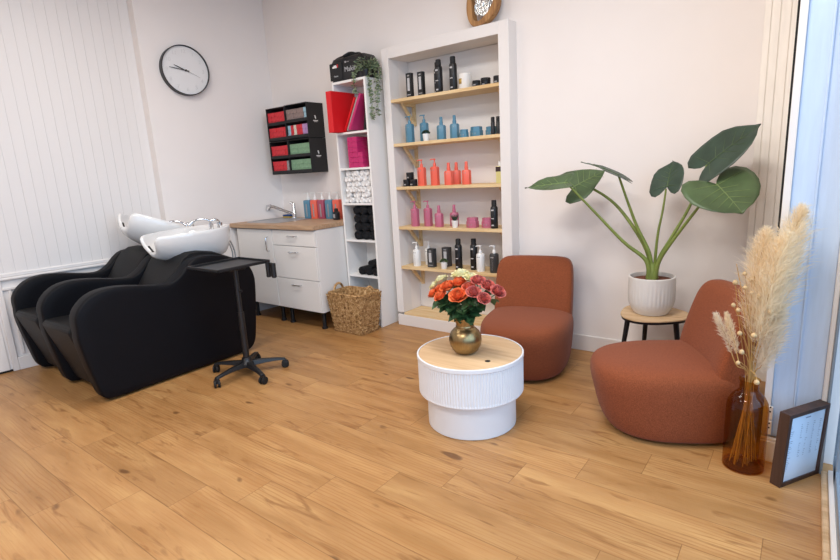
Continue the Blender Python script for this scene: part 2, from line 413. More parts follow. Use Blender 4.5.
# panel standing between the room and the shopfront
bm = nb(); box(bm, -.090, .105, YP-.03, YP+.0, 0, .095); box(bm, -.090, .105, YP-.022, YP, .095, .105); struct('baseboard_right', bm, M['trim'], bevel=.002)
bm = nb(); box(bm, -.0985, -.0905, YP+.02, YP+.08, .62, ZC); struct('panel_gap_shade', bm, M['shade'], smooth=0)  # dark strip standing in for the shaded gap between panel and pilaster
bm = nb(); box(bm, -.0905, -.064, YP+.01, YP+.08, .1, ZC); struct('trim_6', bm, M['trim'], bevel=.002)
bm = nb()
box(bm, -.064, .014, YP+.02, YP+.075, .1, ZC); box(bm, .019, .105, YP+.02, YP+.075, .1, ZC); box(bm, .012, .0215, YP+.014, YP+.05, .1, ZC)
struct('trim_7', bm, M['bluelit'], bevel=.003)
bm = nb(); box(bm, .105, .122, YP-.02, YP+.075, 0, ZC); struct('trim_8', bm, M['trim'], bevel=.003)
bm = nb(); box(bm, .122, .132, YP-.03, YP+.075, 0, ZC); struct('trim_9', bm, M['alu'], bevel=.002)
# shopfront : frame, panes, sill
bm = nb()
for y0, y1 in ((2.36, 2.44), (.92, 1.0), (-.6, -.52), (-2.1, -2.02), (-3.6, -3.52)): box(bm, .165, .215, y0, y1, .03, 2.75)
box(bm, .165, .215, -3.6, 2.5, .03, .1); box(bm, .165, .215, -3.6, 2.5, 2.68, 2.75)
w1 = struct('window_1', bm, M['alu'], smooth=0, bevel=.003)
for i, (y0, y1) in enumerate(((1.0, 2.36), (-.52, .92), (-2.02, -.6), (-3.52, -2.1))):
    bm = nb(); box(bm, .188, .194, y0, y1, .1, 2.68); o = obj('pane', bm, M['glazing'], w1, smooth=0)
bm = nb(); box(bm, .16, .25, -3.6, 2.6, 2.75, ZC); struct('wall_lintel', bm, M['wall'], smooth=0)
bm = nb(); box(bm, .128, .150, -3.6, 2.5, 0, .022); struct('trim_10', bm, M['stool'], bevel=.006)
bm = nb(); box(bm, .150, .172, -3.6, 2.5, -.02, .03); struct('sill', bm, M['trim'], bevel=.004)
bm = nb(); box(bm, .172, 14, -8, 14, -.22, -.12); struct('ground_outside', bm, M['pave'], smooth=0)

# ------------------------------------------------------------------ wash bench
def bench():
    O = (-4.08, 1.75, 0)
    t = thing('backwash_bench', 'black two-seat salon backwash bench with two white basins', 'wash bench', O)
    P = [(1.195, .022), (1.165, .06), (1.14, .17), (1.10, .40), (1.10, .50), (1.105, .58), (1.145, .645), (1.215, .695), (1.31, .715), (1.437, .705), (1.60, .672), (1.70, .668), (1.775, .708), (1.835, .765), (1.90, .805), (2.0, .81), (2.12, .79), (2.24, .745), (2.325, .685), (2.365, .60), (2.368, .5), (2.345, .3), (2.325, .16), (2.31, .09), (2.285, .045), (2.245, .020), (2.19, .014), (2.0, .012), (1.75, .012), (1.5, .012), (1.3, .012), (1.24, .013)]
    ring = catmull([(0, a, b) for a, b in P]+[(0, P[0][0], P[0][1])], 3)[:-1]
    cy = sum(p.y for p in ring)/len(ring); cz = sum(p.z for p in ring)/len(ring)
    def inset(d):
        out = []
        n = len(ring)
        for i, p in enumerate(ring):
            tn = (ring[(i+1) % n]-ring[i-1]); nrm = Vector((0, -tn.z, tn.y)); nrm.normalize()
            if nrm.dot(Vector((0, cy-p.y, cz-p.z))) < 0 and False: nrm = -nrm
            out.append(p+nrm*d)
        return out
    # check orientation of the inward normal
    tst = inset(.02); s0 = sum((Vector((0, p.y-cy, p.z-cz)).length) for p in ring); s1 = sum((Vector((0, p.y-cy, p.z-cz)).length) for p in tst)
    sg = 1 if s1 < s0 else -1
    for x0, x1 in ((-3.55, -3.44), (-4.11, -4.00), (-4.635, -4.535)):
        bm = nb(); rr = []
        for x, d in ((x0, .014), (x0+.003, .007), (x0+.010, .002), (x0+.022, 0), (x1-.022, 0), (x1-.010, .002), (x1-.003, .007), (x1, .014)):
            rr.append([(x, p.y, max(p.z, .008)) for p in inset(sg*d)])
        def shrink(r, k): return [(a, 1.76+(b-1.76)*k, .38+(c-.38)*k) for a, b, c in r]
        rr = [shrink(rr[0], .02), shrink(rr[0], .5), shrink(rr[0], .9)]+rr+[shrink(rr[-1], .9), shrink(rr[-1], .5), shrink(rr[-1], .02)]
        loft(bm, rr)
        obj('arm', W(bm, O), M['leather'], t, smooth=60)
    for x0, x1 in ((-4.00, -3.55), (-4.535, -4.11)):
        # seat block
        pr = [(1.22, .05), (1.18, .18), (1.10, .42), (1.085, .475), (1.11, .50), (1.3, .492), (1.66, .44), (1.72, .40), (1.72, .05)]
        bm = nb(); loft(bm, [[(x, a, b) for a, b in pr] for x in (x0+.003, x1-.003)])
        obj('seat', W(bm, O), M['seatcloth'], t, smooth=50, bevel=.012, seg=3)
        pr = [(1.60, .42), (1.655, .50), (1.75, .64), (1.83, .76), (1.875, .81), (1.93, .838), (2.0, .84), (2.12, .815), (2.25, .755), (2.30, .68), (2.30, .3), (1.75, .3)]
        bm = nb(); rr = []
        c2 = (2.0, .6)
        for x, k in ((x0+.002, .965), (x0+.012, .988), (x0+.035, 1), (x1-.035, 1), (x1-.012, .988), (x1-.002, .965)):
            rr.append([(x, c2[0]+(a-c2[0])*k, c2[1]+(b-c2[1])*k) for a, b in pr])
        loft(bm, rr); obj('back_cushion', W(bm, O), M['seatcloth'], t, smooth=55)
    for xc in (-3.785, -4.32):
        bm = nb(); box(bm, xc-.1, xc+.1, 1.3, 2.2, .0, .06); obj('foot_rail', W(bm, O), M['rubber'], t, smooth=0)
    # basins
    for xc, piv, tilt, dz in ((-3.785, (2.375, .985), math.radians(-2), 0), (-4.30, (2.43, .885), math.radians(23), 0)):
        N = 72
        def rim(i, sc=1, oy=0):
            a = 2*PI*i/N
            x = .225*math.cos(a); yy = math.sin(a)
            if yy >= 0: y = .26*yy; x *= 1
            else: y = .465*yy; x *= (1-.18*(-yy)**2)
            f = math.exp(-((x/.092)**4)) if yy < 0 else 0      # neck notch
            z = -.115*f*(1 if yy < -.3 else 0)
            y += .10*f*(1 if yy < -.3 else 0)
            return Vector((x*sc, y*sc+oy, z))
        bm = nb(); rings = []
        # outer hull bottom to rim
        bot = Vector((0, .085, -.225))
        for s in (.0, .12, .25, .4, .55, .7, .82, .92, .97):
            w = math.sin(s*PI/2)**.75
            r = []
            for i in range(N):
                p = rim(i); q = Vector((bot.x+(p.x-bot.x)*(.42+.58*w), bot.y+(p.y-bot.y)*((.62+.38*w) if p.y > bot.y else (.30+.70*w)), bot.z+(p.z-.012-bot.z)*(s**1.25)))
                r.append(q)
            rings.append(r)
        rings.append([rim(i)+Vector((0, 0, -.004)) for i in range(N)])
        rings.append([rim(i, .985)+Vector((0, 0, .004)) for i in range(N)])
        rings.append([rim(i, .955)+Vector((0, 0, .002)) for i in range(N)])
        for s in (.93, .8, .62, .4, .2, .08):
            r = []
            for i in range(N):
                p = rim(i); k = s
                q = Vector((p.x*k, (p.y if p.y < 0 else p.y*.62)*k, p.z*k-.155*(1-k**2.6)-.012))
                r.append(q)
            rings.append(r)
        loft(bm, rings)
        def place(bmx):
            mt = Matrix.Translation((xc, piv[0], piv[1])) @ Matrix.Rotation(-tilt, 4, 'X') @ Matrix.Translation((0, -.25, 0))
            bmesh.ops.transform(bmx, matrix=mt, verts=bmx.verts); return W(bmx, O)
        b = obj('basin', place(bm), M['ceramic'], t, smooth=60)
        bm = nb(); pts = [rim(i)*.985+Vector((0, .02, -.016)) for i in range(N) if rim(i).z < -.05]
        tube(bm, pts, [.013]*len(pts), 8); obj('neck_rest', place(bm), M['rubber'], b, smooth=60)
        bm = nb(); tube(bm, [(-.02, .15, -.03), (-.02, .15, .02)], .017, 12); tube(bm, catmull([(-.02, .15, .015), (-.03, .145, .045), (-.05, .11, .062), (-.085, .06, .058), (-.105, .04, .04)], 5), .009, 10)
        tube(bm, [(-.098, .05, .05), (-.118, .022, .025)], [.014, .017], 12)
        obj('spout', place(bm), M['chrome'], b, smooth=60)
        bm = nb(); tube(bm, [(.07, .17, -.01), (.07, .17, .03)], .02, 14); tube(bm, catmull([(.07, .17, .028), (.075, .14, .055), (.06, .10, .05)], 5), [.011]*11, 10); tube(bm, [(.055,.105,.05),(.055,.105,.03)],.008,8)
        obj('mixer_lever', place(bm), M['chrome'], b, smooth=60)
        bm = nb()
        for k in (0, .035):
            tube(bm, catmull([(xc+.05+k, 2.33, .90), (xc+.055+k, 2.37, .82), (xc+.06+k, 2.38, .72), (xc+.06+k, 2.33, .60)], 5), .0055, 8)
        obj('hose', W(bm, O), M['steel'], t, smooth=60)
        bm = nb(); lathe(bm, [(.09, .70), (.08, .76), (.075, .80)], 24, (xc, 2.17, 0)); obj('basin_support', W(bm, O), M['ceramic'], b, smooth=50)
    return t
bench()

# ------------------------------------------------------------------ trolley
t = thing('salon_trolley', 'black rolling salon trolley with flat tray beside the wash bench', 'trolley', (-3.05, 1.95, 0))
bm = nb()
x0, x1, y0, y1 = -.265, .10, -.185, .215
box(bm, x0, x1, y0, y1, .762, .768)
for a in ((x0, x1, y0, y0+.008), (x0, x1, y1-.008, y1), (x0, x0+.008, y0, y1), (x1-.008, x1, y0, y1)): box(bm, a[0], a[1], a[2], a[3], .762, .782)
obj('tray', bm, M['black'], t, smooth=0, bevel=.003)
bm = nb(); box(bm, -.09, .04, -.06, .06, .742, .762); obj('tray_mount', bm, M['black'], t, smooth=0, bevel=.004)
bm = nb(); tube(bm, [(0, 0, .09), (0, 0, .45)], .022, 16); tube(bm, [(0, 0, .45), (0, 0, .75)], .016, 16); p = obj('pole', bm, M['black'], t)
bm = nb(); tube(bm, [(.012, 0, .60), (.05, 0, .60)], .007, 10); obj('knob', bm, M['black'], p)
for k, dx in enumerate((.100, .156)):
    bm = nb(); lathe(bm, [(.012, .665), (.017, .67), (.017, .765), (.014, .765), (.014, .69)], 14, (dx+.01, .185, 0)); box(bm, .095, dx, .18, .19, .76, .768)
    obj('tool_holder', bm, M['black'], t)
bm = nb(); lathe(bm, [(.05, .06), (.05, .085), (.036, .10), (.03, .125)], 20)
for k in range(5):
    a = math.radians(-85+72*k); d = Vector((math.cos(a), math.sin(a), 0)); s = Vector((-d.y, d.x, 0))
    rr = []
    for q, zt, zb, w in ((.03, .098, .062, .028), (.12, .092, .066, .022), (.2, .082, .064, .019), (.26, .07, .056, .018)):
        c = d*q; rr.append([c-s*w+Vector((0, 0, zb)), c+s*w+Vector((0, 0, zb)), c+s*w*.6+Vector((0, 0, zt)), c-s*w*.6+Vector((0, 0, zt))])
    loft(bm, rr)
obj('star_base', bm, M['black'], t, smooth=45, bevel=.003)
for k in range(5):
    a = math.radians(-85+72*k); c = Vector((math.cos(a), math.sin(a), 0))*.255
    ra = a+1.0+k
    mt = Matrix.Translation((c.x, c.y, .026)) @ Matrix.Rotation(ra, 4, 'Z') @ Matrix.Rotation(PI/2, 4, 'X')
    bm = nb()
    for o_ in (-.021, .005):
        lathe(bm, [(.018, o_), (.0265, o_+.003), (.0265, o_+.013), (.018, o_+.016)], 18, mtx=mt)
    cst = obj('caster', bm, M['rubber'], t)
    bm = nb(); box(bm, -.005, .005, -.012, .012, -.002, .026); box(bm, -.012, .012, -.014, .014, .02, .032); bmesh.ops.transform(bm, matrix=Matrix.Translation((c.x, c.y, .026)) @ Matrix.Rotation(ra, 4, 'Z'), verts=bm.verts); obj('caster_fork', bm, M['black'], cst, smooth=0)

# ------------------------------------------------------------------ counter
YCF = 2.885
def handle(bm, a, b, out=Vector((0, -.03, 0))):
    a, b = Vector(a), Vector(b)
    tube(bm, [a, a+out*.8, a+out*.9+(b-a)*.06, a+out+(b-a)*.15, a+out+(b-a)*.85, b+out*.9-(b-a)*.06, b+out*.8, b], .0048, 8)
def cabinet(name, label, X0, X1, fronts):
    O = (X0, YCF, 0); t = thing(name, label, 'cabinet', O)
    bm = nb(); box(bm, X0+.001, X1-.001, YCF+.02, YB-.01, .16, .882); obj('body', W(bm, O), M['cab'], t, smooth=0, bevel=.002)
    for fx, z0, z1, kind in fronts:
        bm = nb(); box(bm, X0+.003, X1-.003, YCF, YCF+.019, z0+.002, z1-.002); f = obj(kind, W(bm, O), M['cab'], t, smooth=0, bevel=.0025)
        bm = nb()
        if kind == 'door': handle(bm, (X1-.06, YCF, .81), (X1-.06, YCF, .68))
        else: xm = (X0+X1)/2; zz = z1-(.05 if z1-z0 < .2 else .05); handle(bm, (xm-.055, YCF, zz), (xm+.055, YCF, zz))
        obj('handle', W(bm, O), M['chrome'], f)
    for lx in (X0+.07, X1-.06):
        for ly in (YCF+.075, YB-.1):
            bm = nb(); lathe(bm, [(.026, 0), (.026, .015), (.018, .02), (.018, .145), (.035, .15), (.035, .162)], 14, (lx, ly, 0)); obj('foot', W(bm, O), M['black'], t)
    return t
cabinet('sink_cabinet', 'white base cabinet with one door and an upright handle under the sink', -4.392, -3.862, [(0, .165, .878, 'door')])
cabinet('drawer_cabinet', 'white base cabinet with three drawers next to the woven basket', -3.860, -3.296, [(0, .740, .878, 'drawer'), (0, .445, .738, 'drawer'), (0, .165, .443, 'drawer')])
WT = .925
bm = nb(); loft(bm, [[(XL(2.86)+.004, 2.86, z), (-3.287, 2.86, z), (-3.287, YB-.002, z), (XL(YB)+.004, YB-.002, z)] for z in (WT-.040, WT)])
tag(obj('worktop', bm, M['oakTop'], None, smooth=0, bevel=.004), 'light oak worktop lying across the white base cabinets', 'worktop')
# sink (inset steel plate and bowl) and tap
O = (-4.12, 3.17, WT); t = thing('sink', 'shallow stainless steel sink set into the oak worktop', 'sink', O)
bm = nb(); R1 = [[(se(2*PI*i/40, 6)[0]*a, se(2*PI*i/40, 6)[1]*b, z) for i in range(40)] for a, b, z in ((.262, .215, .0005), (.26, .213, .004), (.225, .17, .004), (.215, .16, -.012), (.205, .15, -.03), (.05, .04, -.033))]
loft(bm, R1); obj('bowl', bm, M['steel'], t)
bm = nb(); lathe(bm, [(.03, 0), (.03, .003), (.01, .004)], 20, (0, 0, -.032)); obj('drain', bm, M['chrome'], t)
t = thing('sink_tap', 'chrome mixer tap with pull-out spout at the back of the sink', 'tap', (-4.13, 3.385, WT+.004))
bm = nb(); lathe(bm, [(.026, 0), (.026, .006), (.021, .012), (.02, .115), (.016, .125)], 20); b_ = obj('body', bm, M['chrome'], t)
bm = nb(); tube(bm, [(0, 0, .035), (-.10, -.045, .075), (-.20, -.09, .118), (-.235, -.105, .125)], [.014, .014, .016, .018], 14); tube(bm, [(-.225, -.10, .125), (-.255, -.115, .118), (-.262, -.118, .09)], [.02, .024, .021], 14); obj('spout', bm, M['chrome'], t)
bm = nb(); tube(bm, [(0, 0, .115), (-.004, .004, .14)], .019, 14); tube(bm, [(0, 0, .135), (-.015, -.01, .15), (-.03, -.025, .152)], [.012, .011, .009], 10); obj('lever', bm, M['chrome'], t)
t = thing('sponge', 'blue and yellow sponge by the tap', 'sponge', (-4.27, 3.43, WT+.001))
bm = nb(); box(bm, -.06, .06, -.035, .035, 0, .013); obj('pad', bm, M['sponge'], t, smooth=0, bevel=.004)
bm = nb(); box(bm, -.06, .06, -.035, .035, .013, .030); obj('scourer', bm, M['spongeb'], t, smooth=0, bevel=.004)
# big refill bottles
def refill(m, label, x, y, h=.175):
    t = thing('pump_bottle', label, 'bottle', (x, y, WT), 0, 'refill bottles on the worktop')
    bm = nb(); loft(bm, [[(se(2*PI*i/32, 6)[0]*.043*k, se(2*PI*i/32, 6)[1]*.036*k, z) for i in range(32)] for k, z in ((.94, 0), (1, .006), (1, h-.008), (.93, h), (.5, h+.004))]); obj('body', bm, m, t, smooth=50)
    bm = nb(); lathe(bm, [(.016, h+.002), (.016, h+.02), (.011, h+.034), (.006, h+.04), (.005, h+.062), (.009, h+.063), (.009, h+.071)], 16); tube(bm, [(.005, 0, h+.066), (-.05, 0, h+.068), (-.056, 0, h+.062)], .0042, 8); obj('pump', bm, M['whiteb'], t)
    bm = nb(); box(bm, -.004, .012, -.0366, -.0358, .02, h-.035); obj('print', bm, M['greylab'], t, smooth=0)
    return t
refill(M['blue'], 'blue refill pump bottle at the left end of the worktop row', -3.920, 3.40)
refill(M['coral'], 'coral refill pump bottle between the blue and the raspberry ones', -3.822, 3.40)
refill(M['rasp'], 'raspberry refill pump bottle in the middle of the worktop row', -3.722, 3.40)
refill(M['blue'], 'blue refill pump bottle right of the raspberry one', -3.618, 3.40)
refill(M['coral'], 'coral refill pump bottle behind the small black bottle', -3.515, 3.40)
t = thing('small_bottle', 'small black bottle in front of the coral refill bottle', 'bottle', (-3.452, 3.31, WT))
bm = nb(); lathe(bm, [(.03, 0), (.031, .004), (.031, .068), (.02, .078), (.017, .08)], 20); obj('body', bm, M['black'], t)
bm = nb(); lathe(bm, [(.018, .08), (.018, .10), (.012, .104)], 16); obj('cap', bm, M['matte'], t)
bm = nb(); box(bm, -.014, .014, -.0318, -.0308, .02, .055); obj('label', bm, M['greylab'], t, smooth=0)

# ------------------------------------------------------------------ wall organisers with cartons
def organiser(x0, x1, z0, z1, where):
    O = (x0, 3.277, z0); w = x1-x0; h = z1-z0; d = YB-.0005-3.277
    t = thing('hanging_organiser', 'black card wall organiser, '+where, 'organiser', O, 0, None)
    bm = nb(); k = .006
    box(bm, 0, k, 0, d, 0, h); box(bm, w-k, w, 0, d, 0, h); box(bm, k, w-k, 0, d, 0, k); box(bm, k, w-k, 0, d, h-k, h); box(bm, k, w-k, d-k, d, k, h-k)
    for zz in (.0, h/2-.012): box(bm, k, w-k, .0, .006, zz+.0, zz+.034)
    box(bm, k, w-k, 0, d-k, h/2-.012, h/2-.006)
    obj('shell', bm, M['matte'], t, smooth=0)
    # small pale emblem and line of print on the side
    bm = nb(); X = w+.0006
    def quad(y0, y1, a, b): box(bm, w, X, y0, y1, a, b)
    quad(.092, .106, h*.56, h*.60); quad(.089, .102, h*.60, h*.635); quad(.098, .106, h*.53, h*.56); quad(.07, .128, h*.47, h*.495); quad(.08, .118, h*.445, h*.455)
    obj('logo', bm, M['whiteprint'], t, smooth=0)
    return t
def cartons(x0, z0, w, nx, nz, bw, bh, mats, name, label, group, dep=.15, y=3.287):
    for i in range(nx):
        for j in range(nz):
            mm = mats[i % len(mats)] if len(mats) > 1 else mats[0]
            key = ('c', mm.name, round(bw, 4), round(bh, 4))
            if key not in cache:
                bm = nb(); box(bm, 0, bw-.0012, 0, dep, 0, bh-.0012)
                o = tag(obj('carton', bm, mm, None, smooth=0, bevel=.001, seg=1), label, 'carton', group); cache[key] = o
            else:
                o = cache[key].copy(); COL.objects.link(o)
            o['label'] = label if not isinstance(label, list) else label[i]; o['group'] = group
            o.location = (x0+i*bw+random.uniform(0, .0005), y+random.uniform(0, .006), z0+j*bh)
cache = {}
XA, XM, XB = -4.262, -3.990, -3.685; ZA, ZM, ZT = 1.3606, 1.672, 1.978
organiser(XA, XM-.002, ZM, ZT, 'upper left of the four'); organiser(XM, XB, ZM+.003, ZT+.004, 'upper right of the four, with cartons of mixed colours')
organiser(XA, XM-.002, ZA, ZM-.003, 'lower left of the four'); organiser(XM, XB, ZA, ZM-.001, 'lower right of the four, with green cartons')
hU = (ZT-ZM)/2
bh = .0395
cw = (XM-.002-XA-.014)
for zz, wh in ((ZM+.006, 'lower compartment of the upper left'), (ZM+hU-.006, 'upper compartment of the upper left'), (ZA+hU-.004, 'upper compartment of the lower left')):
    cartons(XA+.008, zz+.0005, cw, 5, 3, cw/5-.0006, bh, [M['redbox']], 'c', 'small red carton stacked in the '+wh+' wall organiser', 'red cartons in the '+wh+' organiser')
wh = 'lower compartment of the lower left'
cartons(XA+.008, ZA+.0065, cw, 4, 3, cw/5-.0006, bh, [M['redbox']], 'c', 'small red carton stacked in the '+wh+' wall organiser', 'red cartons in the '+wh+' organiser')
cartons(XA+.008+4*(cw/5), ZA+.0065, cw, 1, 3, cw/5-.001, bh, [M['greyc']], 'c', 'small grey carton in the '+wh+' wall organiser', 'grey cartons in the '+wh+' organiser')
cw = XB-XM-.014
wh = 'upper compartment of the upper right'
cartons(XM+.008, ZM+hU-.002, cw, 5, 3, cw/6-.0006, bh, [M['taupe']], 'c', 'small taupe carton in the '+wh+' wall organiser', 'taupe cartons in the upper right organiser')
cartons(XM+.008+5*(cw/6), ZM+hU-.002, cw, 1, 3, cw/6-.001, bh, [M['paleblue']], 'c', 'small pale blue carton in the '+wh+' wall organiser', 'pale blue cartons in the upper right organiser')
wh = 'lower compartment of the upper right'
for i, (mm, nm) in enumerate(((M['paleblue'], 'pale blue'), (M['redbox'], 'red'), (M['creamc'], 'cream'), (M['redbox'], 'red'), (M['redbox'], 'red'), (M['lilac'], 'lilac'), (M['lilac'], 'lilac'))):
    lab = 'small %s carton in the %s wall organiser' % (nm, wh)
    cartons(XM+.008+i*(cw/7), ZM+.0095, cw, 1, 3, cw/7-.001, bh, [mm], 'c', lab, nm+' cartons in the lower compartment of the upper right organiser')
for zz, wh in ((ZA+.0065, 'lower compartment of the lower right'), (ZA+hU-.0035, 'upper compartment of the lower right')):
    cartons(XM+.008, zz, cw, 5, 3, cw/5-.0006, bh+.001, [M['green']], 'c', 'small green carton stacked in the '+wh+' wall organiser', 'green cartons in the '+wh+' organiser')

# ------------------------------------------------------------------ tall shelf unit and what is on it
TX0, TX1, TY0, TY1, TZ = -3.280, -2.905, 3.22, 3.478, 2.078
TS = [1.672, 1.378, 1.082, .764, .450]
O = (TX0, TY0, 0); t = thing('tall_shelf_unit', 'tall narrow white open shelf unit between the counter and the niche', 'shelf unit', O)
bm = nb(); box(bm, TX0, TX0+.018, TY0, TY1, 0, TZ); box(bm, TX1-.018, TX1, TY0, TY1, 0, TZ); box(bm, TX0+.018, TX1-.018, TY0, TY1, TZ-.02, TZ); box(bm, TX0+.018, TX1-.018, TY1-.008, TY1, 0, TZ-.02); box(bm, TX0+.018, TX1-.018, TY0+.03, TY0+.045, 0, .07)
obj('carcass', W(bm, O), M['white'], t, smooth=0, bevel=.0015)
for z in TS+[.085]:
    bm = nb(); box(bm, TX0+.018, TX1-.018, TY0+.003, TY1-.008, z-.018, z); obj('shelf', W(bm, O), M['white'], t, smooth=0, bevel=.0015)
# binder and folders
O = (-3.222, 3.115, TS[0]); t = thing('ring_binder', 'large red ring binder sticking out of the tall shelf unit', 'binder', O)
bm = nb(); box(bm, -.030, -.026, 0, .28, 0, .325); box(bm, .026, .030, 0, .28, 0, .325); box(bm, -.026, .026, 0, .004, 0, .325); obj('cover', bm, M['red'], t, smooth=0, bevel=.0015)
bm = nb(); box(bm, -.024, .024, .03, .27, .012, .30); obj('papers', bm, M['paper'], t, smooth=0)
def folder(x, th, h, d, m, label, ang, y):
    bm = nb(); box(bm, -th, 0, 0, d, 0, h)
    bmesh.ops.rotate(bm, matrix=Matrix.Rotation(ang, 3, 'Y'), verts=bm.verts)
    o = tag(obj('folder', bm, m, None, smooth=0, bevel=.0015), label, 'folder', 'folders leaning in the tall shelf unit'); o.location = (x, y, TS[0]+.0008+th*math.sin(ang))
an = math.radians(29)
folder(-3.170, .018, .285, .20, M['red'], 'thin red folder leaning beside the red ring binder', an, 3.228)
folder(-3.145, .014, .285, .20, M['greyf'], 'thin grey folder leaning between the red and pink folders', an, 3.230)
folder(-3.112, .024, .305, .20, M['pinkf'], 'pink folder leaning in front of the black one', an, 3.226)
folder(-2.975, .022, .22, .19, M['matte'], 'black folder leaning behind the pink one', math.radians(11), 3.262)
# magenta cartons
k = 0; bw, bh2, bd = .055, .042, .075
for j in range(6):
    nx = 2 if j >= 3 else 3
    for q in range(3):
        for i in range(nx):
            if q > 0 and i < nx-1: continue
            dx = 0
            if 'mg' not in cache:
                bm = nb(); box(bm, 0, bw-.0015, 0, bd-.0015, 0, bh2-.0012); o = tag(obj('carton', bm, M['magenta'], None, smooth=0, bevel=.001, seg=1), 'small magenta carton stacked in the second bay of the tall unit', 'carton', 'magenta cartons in the tall shelf unit'); cache['mg'] = o
            else:
                o = cache['mg'].copy(); COL.objects.link(o)
            o.location = (-3.17+i*bw+random.uniform(0, .002), 3.235+q*bd, TS[1]+.0005+j*bh2)
# rolled towels
def rolled(m, R, Ln, name):
    bm = nb(); N = 26; pts = []
    prof = []
    for i in range(N):
        a = 2*PI*i/N; r = R*(1+.05*math.sin(3*a+1)+.04*math.sin(7*a)); prof.append((r*math.cos(a), r*math.sin(a)))
    rr = []
    for y, k in ((0, .30), (.0, .55), (-.006, .60), (-.006, .72), (.001, .76), (-.004, .82), (-.003, .95), (.006, 1.0), (Ln*.5, 1.02), (Ln-.01, 1.0), (Ln, .9), (Ln, .3)):
        rr.append([(p[0]*k, y, p[1]*k+R) for p in prof])
    loft(bm, rr); return obj(name, bm, m, None, smooth=70)
wt = rolled(M['towelw'], .027, .2, 'rolled_towel'); tag(wt, 'white rolled hand towel packed in the third bay of the tall unit', 'towel', 'white rolled towels in the tall unit')
first = True
for j in range(6):
    for i in range(6):
        if j % 2 and i == 5: continue
        o = wt if first else wt.copy()
        if not first: COL.objects.link(o)
        first = False
        o.location = (TX0+.018+.030+i*.0555+(.027 if j % 2 else 0), 3.235+random.uniform(0, .022), TS[2]+.001+j*.0445); o.rotation_euler = (random.uniform(-.05, .05), random.uniform(-.5, .5), random.uniform(-.12, .12))
        o.scale = (random.uniform(.95, 1.06), 1, random.uniform(.86, 1.0))
bt = rolled(M['towelb'], .04, .2, 'rolled_towel'); tag(bt, 'black rolled towel in the full stack of the fourth bay', 'towel', 'black rolled towels stacked in the tall unit')
first = True
for j in range(4):
    for i in range(3):
        o = bt if first else bt.copy()
        if not first: COL.objects.link(o)
        first = False
        o.location = (-3.135+i*.085+random.uniform(-.003, .003), 3.24+random.uniform(0, .015), TS[3]+.001+j*.072); o.scale = (1, 1, .92)
for x, j in ((-3.13, 0), (-3.048, 0), (-2.966, 0), (-3.01, 1)):
    o = bt.copy(); COL.objects.link(o); o['label'] = 'black rolled towel in the small heap just above the woven basket'; o['group'] = 'black rolled towels in the low bay'
    o.location = (x, 3.25, TS[4]+.001+j*.066); o.scale = (1, 1, .86)

# bag on top of the unit
O = (-3.130, 3.355, TZ); t = thing('tool_bag', 'black fabric tool bag on top of the tall shelf unit', 'bag', O)
bm = nb(); rr = []
for z, kx, ky in ((0, .97, .97), (.01, 1, 1), (.10, 1.0, 1.0), (.16, .985, .95), (.185, .95, .82), (.195, .90, .6)):
    rr.append([(se(2*PI*i/40, 7)[0]*.180*kx, se(2*PI*i/40, 7)[1]*.115*ky, z) for i in range(40)])
loft(bm, rr); obj('body', bm, M['black'], t, smooth=50)
bm = nb()
for yy in (-.05, .05): tube(bm, catmull([(-.13, yy*1.6, .185), (-.10, yy, .203), (-.0, yy*.6, .212), (.10, yy, .205), (.15, yy*1.6, .188)], 5), .008, 8)
tube(bm, catmull([(-.02, -.10, .19), (-.005, -.05, .218), (.0, 0, .226), (.005, .05, .218), (.02, .1, .19)], 5), [.012]*21, 8)
obj('carry_handle', bm, M['matte'], t)
bm = nb(); box(bm, -.172, -.03, -.123, -.112, .015, .15); obj('front_pocket', bm, M['matte'], t, smooth=0, bevel=.006)
lettering('lettering', 'Makita', .055, M['silverlab'], t, (.065, -.1156, .085), (PI/2, 0, 0))
lettering('lettering', 'Makita', .018, M['silverlab'], t, (-.10, -.1236, .045), (PI/2, 0, 0))
bm = nb(); box(bm, -.135, -.085, -.1238, -.1228, .11, .125); box(bm, -.12, -.09, -.1238, -.1228, .125, .132); obj('emblem', bm, M['whiteprint'], t, smooth=0)
bm = nb(); box(bm, -.084, -.07, -.1238, -.1228, .112, .136); obj('emblem', bm, M['redprint'], t, smooth=0)
bm = nb(); box(bm, .0, .016, -.1158, -.1148, .135, .15); box(bm, .02, .05, -.1158, -.1148, .14, .144); obj('badge', bm, M['greylab'], t, smooth=0)

# trailing plant
O = (-2.948, 3.285, TZ); t = thing('trailing_plant', 'small trailing plant hanging over the edge of the tall unit', 'plant', O)
bm = nb(); lathe(bm, [(.03, 0), (.042, .05), (.044, .062), (.040, .062), (.038, .045)], 20); obj('pot', bm, M['black'], t)
rnd = random.Random(3)
def leaflet(bm, c, d, s, nrm):
    c, d, nrm = Vector(c), Vector(d).normalized(), Vector(nrm)
    w = d.cross(nrm).normalized()
    v = [c, c+d*s*.45+w*s*.36, c+d*s, c+d*s*.45-w*s*.36, c+d*s*.5+nrm.normalized()*s*.10]
    q = [bm.verts.new(p) for p in v]
    for f in ((0, 1, 4), (1, 2, 4), (2, 3, 4), (3, 0, 4)): bm.faces.new([q[i] for i in f])
def vine(pts, n):
    cv = catmull(pts, 8)
    bm = nb(); tube(bm, cv, .0016, 5); st = obj('vine', bm, M['stem'], t)
    bm = nb()
    for i in range(n):
        p = cv[int(rnd.uniform(.05, .999)*(len(cv)-1))]
        a = rnd.uniform(0, 2*PI); d = Vector((math.cos(a), math.sin(a), rnd.uniform(-.6, .3)))
        leaflet(bm, p, d, rnd.uniform(.020, .032), Vector((rnd.uniform(-1, 1), rnd.uniform(-1, 0), rnd.uniform(.2, 1))))
    obj('leaves', bm, M['vine'], st, smooth=0)
